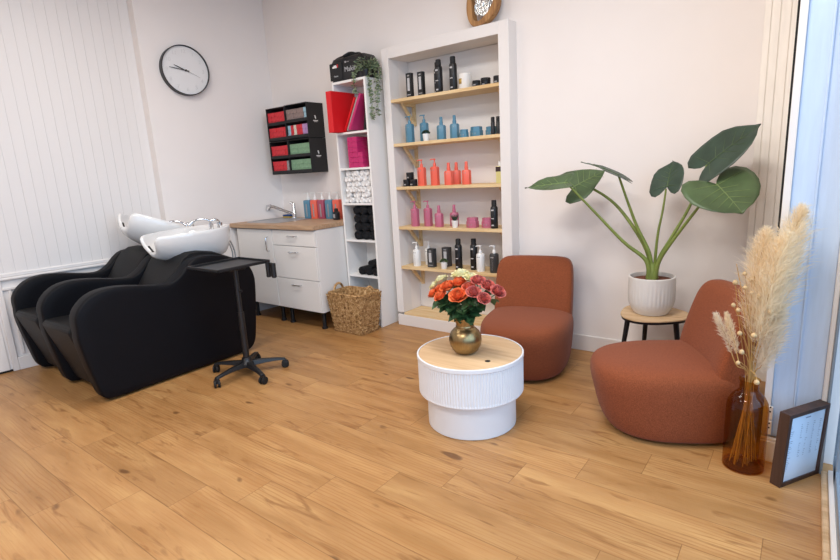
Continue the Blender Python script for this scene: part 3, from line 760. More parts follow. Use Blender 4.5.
vine([(0, 0, .06), (-.03, -.03, .09), (-.055, -.075, .04), (-.06, -.085, -.02), (-.058, -.085, -.085), (-.052, -.085, -.12)], 60)
vine([(.01, 0, .06), (.05, -.01, .09), (.062, -.03, .02), (.060, -.03, -.08), (.064, -.02, -.18), (.070, -.03, -.28), (.072, -.03, -.33)], 130)
vine([(.01, .01, .06), (.07, .0, .09), (.098, .0, .03), (.105, .0, -.05), (.106, .0, -.14), (.114, -.01, -.24), (.112, -.01, -.30)], 120)
vine([(.0, .0, .06), (.06, .03, .1), (.12, .03, .06), (.115, .02, -.04), (.125, .02, -.12)], 70)
bm = nb()
for i in range(260):
    a = rnd.uniform(0, 2*PI); r = .075*math.sqrt(rnd.random()); p = Vector((.015+r*1.15*math.cos(a), r*math.sin(a), .055+rnd.uniform(0, .085)))
    leaflet(bm, p, Vector((math.cos(a), math.sin(a), rnd.uniform(-.3, .7))), rnd.uniform(.02, .032), Vector((rnd.uniform(-.6, .6), rnd.uniform(-1, .2), rnd.uniform(.1, 1))))
obj('foliage', bm, M['vine'], t, smooth=0)

# basket
O = (-3.060, 3.055, 0); t = thing('woven_basket', 'square woven seagrass basket on the floor before the tall unit', 'basket', O)
def rectring(hx, hy, z, n=14, r=.12):
    out = []
    for i in range(4*n):
        a = 2*PI*(i+.5)/(4*n); p = se(a, 9); out.append((p[0]*hx, p[1]*hy, z))
    return out
bm = nb(); H = .345
def bw_(z): k = z/H; return (.158+.034*k, .100+.036*k)
rr = [rectring(*bw_(H*i/12), H*i/12) for i in range(13)]; rr += [rectring(bw_(H*i/12)[0]-.012, bw_(H*i/12)[1]-.012, max(H*i/12, .012)) for i in (12, 8, 4, 0)]
loft(bm, rr); obj('body', bm, M['grass'], t, smooth=40)
bm = nb(); rs = random.Random(5)
per = []
for face in range(4):
    n = 15 if face % 2 == 0 else 11
    for row in range(17):
        z0 = .010+row*(H-.014)/17
        hx, hy = bw_(z0+.008)
        for i in range(n):
            u = -1+2*(i+.5+(.5 if row % 2 else 0)-.25)/n
            L = 2*(hx if face % 2 == 0 else hy)/n
            tilt = .75 if (row % 2) else -.75
            if face == 0: c = Vector((u*hx, -hy-.001, z0+.008)); dx = Vector((1, 0, 0)); out = Vector((0, -1, 0))
            elif face == 1: c = Vector((hx+.001, u*hy, z0+.008)); dx = Vector((0, 1, 0)); out = Vector((1, 0, 0))
            elif face == 2: c = Vector((-u*hx, hy+.001, z0+.008)); dx = Vector((-1, 0, 0)); out = Vector((0, 1, 0))
            else: c = Vector((-hx-.001, -u*hy, z0+.008)); dx = Vector((0, -1, 0)); out = Vector((-1, 0, 0))
            d = (dx*math.cos(tilt)+Vector((0, 0, math.sin(tilt)))).normalized(); s = out.cross(d).normalized()
            l, w_ = L*.72, .0072
            vs = [bm.verts.new(c+d*a*l+s*b*w_+out*h_) for a, b, h_ in ((-1, 0, 0), (-.4, -1, .004), (.4, -1, .004), (1, 0, 0), (.4, 1, .004), (-.4, 1, .004), (0, 0, .010))]
            for q in range(6): bm.faces.new((vs[q], vs[(q+1) % 6], vs[6]))
obj('weave', bm, M['grass'], t, smooth=60)
bm = nb(); hx, hy = bw_(H); rg = [Vector(p)+Vector((0, 0, H)) for p in rectring(hx-.004, hy-.004, 0)]; tube(bm, rg+[rg[0]], .009, 8); obj('rim', bm, M['grass'], t)
for sx in (-1, 1):
    bm = nb(); x = sx*(hx-.012); tube(bm, [(x, .052*math.cos(a), H-.004+.062*math.sin(a)) for a in [PI*i/14 for i in range(15)]], .010, 8); obj('loop_handle', bm, M['grass'], t)

# ------------------------------------------------------------------ products in the niche
def hexr(r, z, n=6, ph=PI/6): return [(r*math.cos(2*PI*i/n+ph), r*math.sin(2*PI*i/n+ph), z) for i in range(n)]
def lab(bm, w, r, z0, z1): box(bm, -w, w, -r-.0006, -r+.0004, z0, z1)
def pump_bottle(loc, m, pm, label, group, H=.21, r=.036, round_=False, rz=0, printm=None):
    key = ('pump', m.name, pm.name, H, r, round_)
    if key in cache: return dup(cache[key], loc, rz, label, group)
    t = thing('pump_bottle', label, 'bottle', loc, rz, group); h = H-.062
    bm = nb()
    if round_: lathe(bm, [(r*.95, 0), (r, .004), (r, h-.012), (r*.85, h-.003), (r*.4, h)], 24)
    else: loft(bm, [hexr(r*.96, 0), hexr(r, .003), hexr(r, h-.010), hexr(r*.8, h-.001), hexr(r*.4, h)])
    obj('body', bm, m, t, smooth=30)
    bm = nb(); lathe(bm, [(.013, h-.001), (.013, h+.018), (.009, h+.026), (.0045, h+.03), (.0045, h+.050), (.010, h+.051), (.010, h+.061)], 14); tube(bm, [(.0, 0, h+.056), (-.024, -.012, h+.057), (-.030, -.015, h+.051)], .0042, 8); obj('pump', bm, pm, t)
    bm = nb(); rr = r*(.866 if not round_ else .97); lab(bm, .004, rr, .02, h*.72); lab(bm, .011, rr, h*.78, h*.84); obj('print', bm, printm or M['greylab'], t, smooth=0)
    cache[key] = t; return t
def mist_bottle(loc, m, label, group, H=.172, r=.036):
    key = ('mist', m.name, H, r)
    if key in cache: return dup(cache[key], loc, 0, label, group)
    t = thing('mist_bottle', label, 'bottle', loc, 0, group); h = H-.062
    bm = nb(); loft(bm, [hexr(r*.96, 0), hexr(r, .003), hexr(r, h-.012), hexr(r*.82, h-.001), hexr(r*.4, h)]); obj('body', bm, m, t, smooth=30)
    bm = nb(); lathe(bm, [(.015, h-.001), (.015, h+.022), (.0125, h+.024), (.0118, h+.058), (.009, h+.062)], 16); tube(bm, [(0, -.008, h+.05), (0, -.015, h+.05)], .004, 8); obj('sprayer', bm, m, t)
    bm = nb(); lab(bm, .004, r*.866, .015, h*.7); lab(bm, .011, r*.866, h*.76, h*.83); obj('print', bm, M['greylab'], t, smooth=0)
    cache[key] = t; return t
def spray_can(loc, label, group, H=.243, r=.029):
    key = ('can', H, r)
    if key in cache: return dup(cache[key], loc, 0, label, group)
    t = thing('spray_can', label, 'spray can', loc, 0, group); h = H-.045
    bm = nb(); lathe(bm, [(r*.92, 0), (r, .004), (r, h-.016), (r*.86, h-.004), (r*.72, h)], 24); obj('body', bm, M['black'], t)
    bm = nb(); lathe(bm, [(r*.70, h), (r*.70, h+.04), (r*.6, H)], 20); obj('cap', bm, M['matte'], t)
    bm = nb(); lab(bm, .011, r, h*.80, h*.86); lab(bm, .012, r, h*.44, h*.47); lab(bm, .010, r, .02, .03); obj('print', bm, M['silverlab'], t, smooth=0)
    cache[key] = t; return t
def hexjar(loc, m, label, group, H=.07, r=.044):
    key = ('jar', m.name, H, r)
    if key in cache: return dup(cache[key], loc, 0, label, group)
    t = thing('cream_jar', label, 'jar', loc, 0, group)
    bm = nb(); loft(bm, [hexr(r*.96, 0), hexr(r, .003), hexr(r, H*.62), hexr(r*.9, H*.66)]); obj('body', bm, m, t, smooth=30)
    bm = nb(); loft(bm, [hexr(r*.9, H*.66), hexr(r*.9, H*.98), hexr(r*.84, H)]); obj('lid', bm, m, t, smooth=30)
    bm = nb(); lab(bm, .014, r*.866, H*.25, H*.40); obj('print', bm, M['greylab'], t, smooth=0)
    cache[key] = t; return t
def blackjar(loc, label, group, H=.06, r=.033):
    key = ('bj', H, r)
    if key in cache: return dup(cache[key], loc, 0, label, group)
    t = thing('wax_jar', label, 'jar', loc, 0, group)
    bm = nb(); lathe(bm, [(r*.93, 0), (r, .003), (r, H*.55), (r*.93, H*.58)], 24); obj('body', bm, M['black'], t)
    bm = nb(); lathe(bm, [(r*.97, H*.58), (r*.99, H*.60), (r*.99, H*.95), (r*.93, H)], 24); obj('lid', bm, M['matte'], t)
    bm = nb(); lab(bm, .010, r, H*.18, H*.36); obj('print', bm, M['greylab'], t, smooth=0)
    cache[key] = t; return t
def carton_box(loc, m, label, group, w, d, H, panel=None):
    t = thing('product_box', label, 'box', loc, 0, group)
    bm = nb(); box(bm, -w/2, w/2, -d/2, d/2, 0, H); obj('carton', bm, m, t, smooth=0, bevel=.0015)
    bm = nb(); box(bm, -w*.22, w*.22, -d/2-.0007, -d/2+.0003, H*.28, H*.80); obj('label', bm, panel or M['silverlab'], t, smooth=0)
    bm = nb(); box(bm, -w*.35, w*.35, -d/2-.0007, -d/2+.0003, H*.10, H*.14); box(bm, -w*.2, w*.2, -d/2-.0007, -d/2+.0003, H*.86, H*.92); obj('print', bm, M['greylab'], t, smooth=0)
    return t
def mini_plant(loc, label, kind, H=.05):
    t = thing('potted_succulent', label, 'plant', loc, 0, 'tiny potted plants in the niche')
    bm = nb(); lathe(bm, [(.021, 0), (.022, .003), (.027, .052), (.027, .056), (.024, .056), (.023, .045), (.002, .045)], 20); obj('pot', bm, M['whiteb'], t)
    bm = nb(); q = random.Random(kind)
    if kind == 2:
        for i in range(16):
            a = i*2.4; l = .05+.01*q.random(); d = Vector((math.cos(a)*.5, math.sin(a)*.5, 1-.02*i)).normalized(); c = Vector((0, 0, .045))
            tube(bm, [c, c+d*l*.5+Vector((d.x, d.y, 0))*.004, c+d*l*1.15], [.004, .0045, .0005], 5)
    else:
        for i in range(70):
            a = i*2.4; rr = .026*math.sqrt((i+.5)/70); d = Vector((math.cos(a)*rr*30, math.sin(a)*rr*30, .9)).normalized(); c = Vector((math.cos(a)*rr, math.sin(a)*rr, .05+.022*(1-(rr/.028)**2)))
            leaflet(bm, c, d, .016, Vector((-math.sin(a), math.cos(a), .6)))
    obj('foliage', bm, [M['leafdark'], M['leafdark'], M['leafdark'], M['leafmid']][kind], t, smooth=30)
A, B, C, D, E = SH
g = 'products on the top niche shelf'
carton_box((-2.611, 3.42, A), M['black'], 'tall slim black box with a white panel, furthest left on the top shelf', 'slim black boxes on the top niche shelf', .05, .035, .185)
carton_box((-2.506, 3.43, A), M['black'], 'tall slim black box with a white panel, right of its twin on the top shelf', 'slim black boxes on the top niche shelf', .05, .035, .180)
gs = 'black spray cans in the niche'
spray_can((-2.400, 3.505, A), 'black spray can standing half behind another on the top shelf', gs)
spray_can((-2.338, 3.43, A), 'black spray can in front of its twin on the top shelf', gs)
spray_can((-2.208, 3.43, A), 'black spray can beside the white candle on the top shelf', gs)
t = thing('scented_candle', 'white candle jar with a gold label on the top shelf', 'candle', (-2.125, 3.46, A))
bm = nb(); lathe(bm, [(.046, 0), (.049, .004), (.049, .112), (.046, .115), (.044, .112), (.044, .095), (.003, .093)], 28); obj('jar', bm, M['candle'], t)
bm = nb(); rr = []
for z in (.04, .078): rr.append([(.0496*math.cos(a), .0496*math.sin(a), z) for a in [PI*1.5-.62+.07*i for i in range(10)]])
loft(bm, rr, False, False, False); obj('label', bm, M['goldlab'], t, solid=.0004)
blackjar((-1.997, 3.405, A), 'short black jar in front on the right of the top shelf', 'low black jars on the top niche shelf', .042, .030)
blackjar((-1.960, 3.475, A), 'wider black jar behind the short one on the top shelf', 'low black jars on the top niche shelf', .062, .036)
blackjar((-1.838, 3.43, A), 'short black jar at the right end of the top shelf', 'low black jars on the top niche shelf', .055, .030)
gb = 'blue products in the niche'
pump_bottle((-2.645, 3.43, B), M['blue'], M['blue'], 'blue pump bottle furthest left on the second shelf', gb)
pump_bottle((-2.525, 3.465, B), M['blue'], M['blue'], 'blue pump bottle behind the small potted plant on the second shelf', gb)
mini_plant((-2.464, 3.40, B), 'tiny dark succulent in a white pot before the blue bottles', 0)
mist_bottle((-2.336, 3.43, B), M['blue'], 'blue mist bottle, left one of the two on the second shelf', gb)
mist_bottle((-2.214, 3.43, B), M['blue'], 'blue mist bottle, right one of the two on the second shelf', gb)
hexjar((-2.115, 3.405, B), M['blue'], 'smaller blue jar at the left of the blue jars', gb, .058, .034)
hexjar((-2.040, 3.46, B), M['blue'], 'large blue jar in the middle of the second shelf', gb, .073, .048)
hexjar((-1.920, 3.47, B), M['blue'], 'blue jar behind the two slim black tubes', gb, .064, .042)
for x, l in ((-1.868, 'left'), (-1.826, 'right')):
    t = thing('serum_tube', 'slim black tube, %s one of the pair at the right end of the second shelf' % l, 'tube', (x, 3.40, B), 0, 'slim black tubes in the niche')
    bm = nb(); lathe(bm, [(.014, 0), (.0145, .003), (.0145, .085), (.012, .088)], 16); obj('body', bm, M['black'], t)
    bm = nb(); lathe(bm, [(.0135, .088), (.0135, .12), (.010, .123)], 16); obj('cap', bm, M['matte'], t)
gc = 'low black jars on the third niche shelf'
blackjar((-2.697, 3.42, C), 'black jar under the top one, left, on the third shelf', gc, .056, .032)
blackjar((-2.628, 3.42, C), 'black jar under the top one, right, on the third shelf', gc, .056, .032)
blackjar((-2.662, 3.42, C+.0565), 'black jar stacked on top of two others on the third shelf', gc, .056, .032)
go = 'coral products in the niche'
pump_bottle((-2.547, 3.43, C), M['coral'], M['coral'], 'coral pump bottle next to the three black jars', go)
pump_bottle((-2.417, 3.43, C), M['coral'], M['coral'], 'coral pump bottle, second from the black jars', go)
mist_bottle((-2.285, 3.43, C), M['coral'], 'coral mist bottle in the front of the overlapping pair', go)
mist_bottle((-2.268, 3.515, C), M['coral'], 'coral mist bottle half hidden behind the front one', go)
mist_bottle((-2.122, 3.43, C), M['coral'], 'coral mist bottle standing alone right of the pair', go)
t = thing('oil_bottle', 'clear bottle of yellow oil with a dark label on the third shelf', 'bottle', (-1.835, 3.43, C))
bm = nb(); box(bm, -.025, .025, -.018, .018, 0, .125); obj('body', bm, M['yellowliq'], t, smooth=0, bevel=.004)
bm = nb(); lathe(bm, [(.012, .125), (.012, .155), (.01, .158)], 14); obj('cap', bm, M['whiteb'], t)
bm = nb(); box(bm, -.0255, .0255, -.0187, -.0178, .085, .12); obj('label', bm, M['darklab'], t, smooth=0)
gp = 'pink products in the niche'
pump_bottle((-2.632, 3.42, D), M['pinkb'], M['pinkb'], 'pink pump bottle furthest left on the fourth shelf', gp)
pump_bottle((-2.520, 3.45, D), M['pinkb'], M['pinkb'], 'pink pump bottle second from the left on the fourth shelf', gp)
mist_bottle((-2.389, 3.42, D), M['pinkb'], 'pink mist bottle next to the pump bottles', gp)
mist_bottle((-2.285, 3.485, D), M['pinkb'], 'pink mist bottle behind the small spiky plant', gp)
mini_plant((-2.225, 3.40, D), 'tiny spiky aloe in a white pot before the pink bottle', 2)
hexjar((-2.082, 3.43, D), M['pinkb'], 'pink jar, left one of two on the fourth shelf', gp, .078, .049)
hexjar((-1.962, 3.45, D), M['pinkb'], 'pink jar, right one of two beside the black spray can', gp, .075, .045)
spray_can((-1.880, 3.41, D), 'black spray can at the right end of the fourth shelf', gs, .21, .027)
gw = 'white and black products on the lowest product shelf'
pump_bottle((-2.645, 3.43, E), M['whiteb'], M['whiteb'], 'white pump bottle furthest left on the lowest product shelf', gw, .205, .033, True)
pump_bottle((-2.580, 3.515, E), M['whiteb'], M['whiteb'], 'white pump bottle behind the left grey box', gw, .205, .033, True)
carton_box((-2.488, 3.43, E), M['charcoal'], 'charcoal product box in front of the white pump bottle', 'charcoal boxes in the niche', .060, .05, .155)
carton_box((-2.385, 3.50, E), M['charcoal'], 'charcoal product box behind the small green plant', 'charcoal boxes in the niche', .066, .05, .16)
mini_plant((-2.348, 3.40, E), 'tiny round green plant in a white pot on the lowest product shelf', 3)
spray_can((-2.216, 3.42, E), 'black spray can, left of two behind the flowers', gs, .248)
spray_can((-2.098, 3.46, E), 'black spray can, right of two behind the flowers', gs, .248)
pump_bottle((-2.015, 3.42, E), M['whiteb'], M['whiteb'], 'white pump bottle between a spray can and a charcoal bottle', gw, .205, .033, True)
pump_bottle((-1.895, 3.42, E), M['charcoal'], M['whiteb'], 'charcoal bottle with a white pump at the right end', gw, .21, .035, True, printm=M['silverlab'])

# ------------------------------------------------------------------ wall clock
O = (XL(2.63)+.001, 2.63, 2.288)
t = thing('wall_clock', 'round white wall clock with a black rim', 'clock', O, -SL)
Rm = Matrix.Rotation(PI/2, 4, 'Y')
bm = nb(); lathe(bm, [(.200, 0), (.207, .004), (.207, .056), (.2035, .059), (.200, .056), (.200, .03)], 64, mtx=Rm, cap1=False); obj('rim', bm, M['black'], t)
bm = nb(); lathe(bm, [(.2005, .02), (.2005, .038)], 64, mtx=Rm); f = obj('face', bm, M['clockface'], t)
for h in range(1, 13):
    a = PI/2-2*PI*h/12
    lettering('numeral', str(h), .045, M['clocknum'], f, (.0395, .158*math.cos(a), .158*math.sin(a)), (PI/2, 0, PI/2), .001)
def hand(ang, l, w, x, back=.03, m=M['black']):
    bm = nb(); d = Vector((0, math.cos(ang), math.sin(ang))); s = Vector((0, -d.z, d.y))
    rr = []
    for q, ww in ((-back, w), (l*.7, w), (l, w*.5)):
        rr.append([d*q+s*ww+Vector((x, 0, 0)), d*q-s*ww+Vector((x, 0, 0)), d*q-s*ww+Vector((x+.0015, 0, 0)), d*q+s*ww+Vector((x+.0015, 0, 0))])
    loft(bm, rr); obj('hand', bm, m, t, smooth=0)
hand(math.radians(158), .105, .0035, .044); hand(math.radians(173), .140, .003, .047); hand(math.radians(-24), .13, .0012, .05, m=M['greylab'])
bm = nb(); lathe(bm, [(.008, .038), (.008, .053), (.004, .054)], 16, mtx=Rm); obj('hub', bm, M['black'], t)

# ------------------------------------------------------------------ wooden slab ornament on top of the niche
O = (-1.915, 3.40, FZ); t = thing('wooden_ornament', 'round wooden slab ornament with silver figures on the niche', 'ornament', O)
N = 48; ro = []; ri = []
q = random.Random(2)
for i in range(N):
    a = 2*PI*i/N
    R = .165*(1+.05*math.sin(2*a+.6)+.05*math.sin(3*a+2)); z = .155+R*math.sin(a)
    ro.append((.74*R*math.cos(a)-.006, z)); r = R*(.70+.06*math.sin(3*a+1)+.03*math.sin(5*a)); ri.append((.74*r*math.cos(a)-.004, .155+r*math.sin(a)))
ro = [(x, max(z, .0)) for x, z in ro]
bm = nb(); rr = []
for pts, y, k in ((ri, -.030, 1), (ro, -.030, .97), (ro, -.022, 1.), (ro, .022, 1.), (ro, .03, .97), (ri, .03, 1)):
    rr.append([(x*k, y, .155+(z-.155)*k) for x, z in pts])
rr.append(rr[0]); loft(bm, rr, True, False, False); bmesh.ops.remove_doubles(bm, verts=bm.verts, dist=1e-5); obj('slab_ring', bm, M['slab'], t, smooth=50)
bm = nb()
for i in range(26):
    x = q.uniform(-.075, .075); z0 = .155-math.sqrt(max(0, .092**2-x*x))*.95; z1 = min(.155+math.sqrt(max(0, .095**2-x*x)), z0+q.uniform(.05, .19))
    pts = [(x+.012*math.sin(3*k/5+i), q.uniform(-.004, .004), z0+(z1-z0)*k/5) for k in range(6)]
    tube(bm, pts, [.004, .006, .0045, .008, .006, .003], 6)
    lathe(bm, [(.001, -.012), (.009, -.005), (.010, .004), (.001, .013)], 10, (pts[-1][0], pts[-1][1], pts[-1][2]))
obj('silver_figures', bm, M['silver'], t, smooth=60)

# ------------------------------------------------------------------ armchairs
def armchair(label, loc, rz):
    t = thing('armchair', label, 'armchair', loc, rz, 'rust fabric armchairs')
    N = 56
    def ring(hx, yf, yb, z, e=2.5):
        out = []
        for i in range(N):
            a = 2*PI*i/N; c, s = math.cos(a), math.sin(a)
            ex = e if s < 0 else 3.4
            x = math.copysign(abs(c)**(2/ex), c)*hx; y = math.copysign(abs(s)**(2/ex), s)*(yb if s > 0 else yf)
            out.append((x, y, z))
        return out
    prof = [(.215, .272, .21, .012), (.244, .305, .24, .015), (.259, .328, .254, .03), (.272, .358, .264, .09), (.279, .375, .272, .17), (.285, .395, .276, .245), (.286, .400, .276, .290), (.281, .394, .274, .328), (.262, .372, .258, .352), (.218, .31, .225, .367), (.145, .2, .155, .375), (.065, .09, .08, .378)]
    bm = nb(); loft(bm, [ring(*p) for p in prof]); obj('seat', bm, M['rust'], t, smooth=70, sub=1)
    # backrest
    rr = []
    lean = .25
    for z, hw, ht, e in ((.18, .255, .07, 5), (.27, .262, .078, 5), (.36, .264, .080, 5), (.46, .264, .078, 5), (.55, .262, .074, 5), (.62, .258, .068, 5), (.658, .250, .060, 5), (.686, .233, .048, 4.5), (.699, .205, .031, 4), (.704, .15, .013, 3)):
        yc = .172+max(0, z-.34)*lean-max(0, .34-z)*.05
        r = []
        for i in range(N):
            p = se(2*PI*i/N, e); x = p[0]*hw; y = p[1]*ht+yc-.42*x*x*1.0+.012
            r.append((x, y, z))
        rr.append(r)
    bm = nb(); loft(bm, rr); obj('backrest', bm, M['rust'], t, smooth=70, sub=1)
    bm = nb(); lathe(bm, [(.19, 0), (.2, .004), (.2, .014)], 40); obj('base', bm, M['rubber'], t)
    return t
armchair('rust fabric armchair in front of the niche, behind the flowers', (-1.44, 3.03, 0), math.radians(12))
armchair('rust fabric armchair between the plant stool and the amber vase', (-.476, 2.668, 0), math.radians(-61))

# ------------------------------------------------------------------ coffee table
CT = (-1.367, 2.181)
t = thing('coffee_table', 'round white fluted coffee table with oak top', 'coffee table', (CT[0], CT[1], 0))
bm = nb(); lathe(bm, [(.230, 0), (.234, .004), (.234, .20)], 72); obj('base_drum', bm, M['tablewhite'], t)
NF = 480
def flut(i, z): return 1-(.008 if i % 4 in (0, 1) else 0)*(1 if .2 < z < .368 else 0)
bm = nb(); lathe(bm, [(.235, .186), (.274, .186), (.2755, .190), (.2755, .201), (.2755, .366), (.2785, .370), (.2785, .388), (.2755, .390), (.270, .390), (.270, .380), (.05, .379)], NF, rfun=flut); obj('fluted_drum', bm, M['tablewhite'], t, smooth=8)
bm = nb(); lathe(bm, [(.2, .379), (.2690, .3795), (.2690, .3865), (.267, .3875), (.05, .3875)], 72); tp = obj('table_top', bm, M['oakTable'], t)
bm = nb(); lathe(bm, [(.014, .3870), (.014, .3885), (.006, .3886)], 20, (.155, -.085, 0)); obj('finger_hole', bm, M['shade'], tp)
ZT2 = .388
# brass vase
VX, VY = -1.372, 2.150
t = thing('brass_vase', 'round brushed brass vase on the coffee table', 'vase', (VX, VY, ZT2))
bm = nb(); lathe(bm, [(.042, 0), (.05, .003), (.066, .018), (.080, .045), (.085, .070), (.083, .092), (.074, .115), (.058, .131), (.046, .140), (.044, .146), (.0445, .150), (.047, .168), (.054, .196), (.056, .203), (.053, .203), (.044, .165), (.042, .145), (.06, .10), (.05, .02), (.01, .01)], 48); obj('body', bm, M['gold'], t, smooth=60)
bm = nb(); lathe(bm, [(.0452, .136), (.0475, .141), (.0475, .146), (.0452, .151)], 48, cap0=False, cap1=False); obj('collar', bm, M['gold'], t)
# roses
def bloom(bm, m_seed, R):
    q = random.Random(m_seed)
    lay = [(3, .24, 1.02, -.6), (4, .45, 1.02, -.2), (5, .68, .95, .3), (6, .90, .82, .8), (6, 1.05, .62, 1.2)]
    for li, (n, rs, hs, op) in enumerate(lay):
        for k in range(n):
            a0 = 2*PI*k/n+li*.7+q.uniform(-.15, .15); wdt = 2*PI/n*.62
            rows = []
            for v in range(5):
                tv = v/4; row = []
                for u in range(5):
                    tu = -1+u/2
                    edge = 1-.16*tu*tu*tv
                    rr = R*rs*(.30+.70*math.sin(tv*PI/2)**.8)+(R*.16*op*max(0, tv-.7)/.3 if tv > .7 else 0)
                    zz = R*1.25*hs*tv*edge-(R*.12*op if tv == 1 else 0)
                    rr *= (1+.06*abs(tu))
                    a = a0+tu*wdt
                    row.append((rr*math.cos(a)+q.uniform(-.05, .05)*R, rr*math.sin(a)+q.uniform(-.05, .05)*R, zz+q.uniform(-.07, .07)*R))
                rows.append(row)
            loft(bm, rows, False, False, False)
def oval_leaf(bm, c, d, nrm, l, w):
    c, d = Vector(c), Vector(d).normalized(); nrm = Vector(nrm); s = d.cross(nrm).normalized(); n = s.cross(d).normalized()
    rows = []
    for k in range(7):
        tt = k/6; ww = w*math.sin(PI*min(.98, max(.03, tt))**.85)
        cc = c+d*l*tt-n*l*.15*tt*tt
        rows.append([cc-s*ww+n*ww*.3, cc-s*ww*.5+n*ww*.1, cc, cc+s*ww*.5+n*ww*.1, cc+s*ww+n*ww*.3])
    loft(bm, rows, False, False, False)
roses = [('orange', 'orange rose low at the front left of the bouquet', (-1.434, 2.10, .744), .031, 'orange', ), ('orange', 'orange rose high in the middle left of the bouquet', (-1.393, 2.14, .758), .030, 'orange'), ('orange', 'big orange rose at the front centre above the vase neck', (-1.343, 2.055, .715), .034, 'orange'),
    ('orange', 'orange rose furthest left in the bouquet', (-1.540, 2.12, .690), .026, 'orange'), ('orange', 'orange rose just right of the leftmost one', (-1.455, 2.06, .702), .027, 'orange'), ('orange', 'orange rose behind the leftmost one', (-1.500, 2.125, .720), .024, 'orange'),
    ('creamp', 'cream rose at the back left of the bouquet', (-1.535, 2.19, .745), .031, 'cream'), ('creamp', 'large cream rose at the top of the bouquet', (-1.416, 2.20, .782), .038, 'cream'), ('creamp', 'cream rose bud beside the red flowers at the top', (-1.338, 2.18, .780), .028, 'cream'), ('creamp', 'small cream rose behind the orange ones on the left', (-1.562, 2.17, .718), .026, 'cream'),
    ('redp', 'dusky red rose at the top right of the bouquet', (-1.280, 2.15, .775), .029, 'red'), ('redp', 'dusky red rose at the front right, low', (-1.262, 2.07, .738), .027, 'red'), ('redp', 'dusky red rose behind the low front right one', (-1.222, 2.145, .755), .028, 'red'), ('redp', 'dusky red rose lowest on the right', (-1.205, 2.07, .712), .024, 'red'), ('redp', 'dusky red rose standing out furthest right', (-1.155, 2.12, .738), .028, 'red'),
    ('salmon', 'salmon rose in the centre between orange and red', (-1.315, 2.11, .750), .025, 'salmon')]
for i, (mk, lb, pos, R, gname) in enumerate(roses):
    q = random.Random(100+i)
    base = Vector((VX+q.uniform(-.018, .018), VY+q.uniform(-.018, .018), ZT2+.10))
    t = thing('rose', lb, 'flower', base, 0, 'roses in the brass vase')
    p = Vector(pos)-base; dirv = (Vector((p.x, p.y, p.z*.6))).normalized()
    mid = Vector((p.x*.25, p.y*.25, p.z*.62)); top = p-dirv*R*.5
    if mid.z > .095: pass
    cv = bez((0, 0, 0), (0+p.x*.06, p.y*.06, .11), top, 8)
    bm = nb(); tube(bm, cv, .0022, 6); obj('stem', bm, M['roseleaf'], t)
    bm = nb(); bloom(bm, 200+i, R*1.15)
    ax = Vector((0, 0, 1)).rotation_difference((dirv+Vector((0, -.25, .55))).normalized()).to_matrix().to_4x4()
    bmesh.ops.transform(bm, matrix=Matrix.Translation(top) @ ax, verts=bm.verts); obj('bloom', bm, M[mk], t, smooth=60)
    for k in range(9):
        f = q.uniform(.5, 1.0); c = cv[int(f*7.9)]; a = math.atan2(p.y, p.x)+q.uniform(-1.6, 1.6)
        d = Vector((math.cos(a), math.sin(a)-.2, q.uniform(-.75, .35)))
        bm = nb(); oval_leaf(bm, c, d, (math.cos(a)*.6+q.uniform(-.3, .3), math.sin(a)*.6-.5, .7), q.uniform(.050, .072), q.uniform(.022, .030)); obj('leaf', bm, M['roseleaf'], t, smooth=60)

# ------------------------------------------------------------------ stool and potted plant
STX, STY, STZ = -.700, 3.185, .42
t = thing('plant_stool', 'low stool with rounded triangular oak top and black legs', 'stool', (STX, STY, 0))
def tri(k, z): 
    out = []
    for i in range(60):
        a = 2*PI*i/60; r = (.190+.014*math.cos(3*(a-.12)))*k; out.append((r*math.cos(a), r*math.sin(a), z))
    return out
bm = nb(); loft(bm, [tri(.97, STZ-.024), tri(.985, STZ-.010)]); obj('under_edge', bm, M['black'], t)
bm = nb(); loft(bm, [tri(.985, STZ-.010), tri(1, STZ-.008), tri(1, STZ-.002), tri(.99, STZ)]); obj('top', bm, M['stool'], t)
for a in (200, 118, -12):
    a = math.radians(a); bm = nb(); tube(bm, [(.135*math.cos(a), .135*math.sin(a), STZ-.024), (.185*math.cos(a), .185*math.sin(a), 0)], [.016, .010], 14); obj('leg', bm, M['black'], t)
PX, PY = -.712, 3.185
t = thing('potted_alocasia', 'large elephant-ear plant in a ribbed white pot on the stool', 'plant', (PX, PY, STZ))
def ribs(i, z): return 1+(.010 if (i % 5 < 3) else -.006)*(1 if .05 < z < .20 else 0)
bm = nb(); lathe(bm, [(.085, 0), (.094, .004), (.096, .008), (.106, .022), (.121, .05), (.127, .075), (.129, .12), (.129, .205), (.1285, .222), (.126, .225), (.119, .225), (.118, .20), (.115, .18)], 180, rfun=ribs, cap1=False); obj('pot', bm, M['pot'], t, smooth=30)
bm = nb(); lathe(bm, [(.116, .18), (.116, .202), (.06, .206), (.005, .208)], 40); obj('soil', bm, M['soil'], t)
base = Vector((PX, PY, STZ+.20))
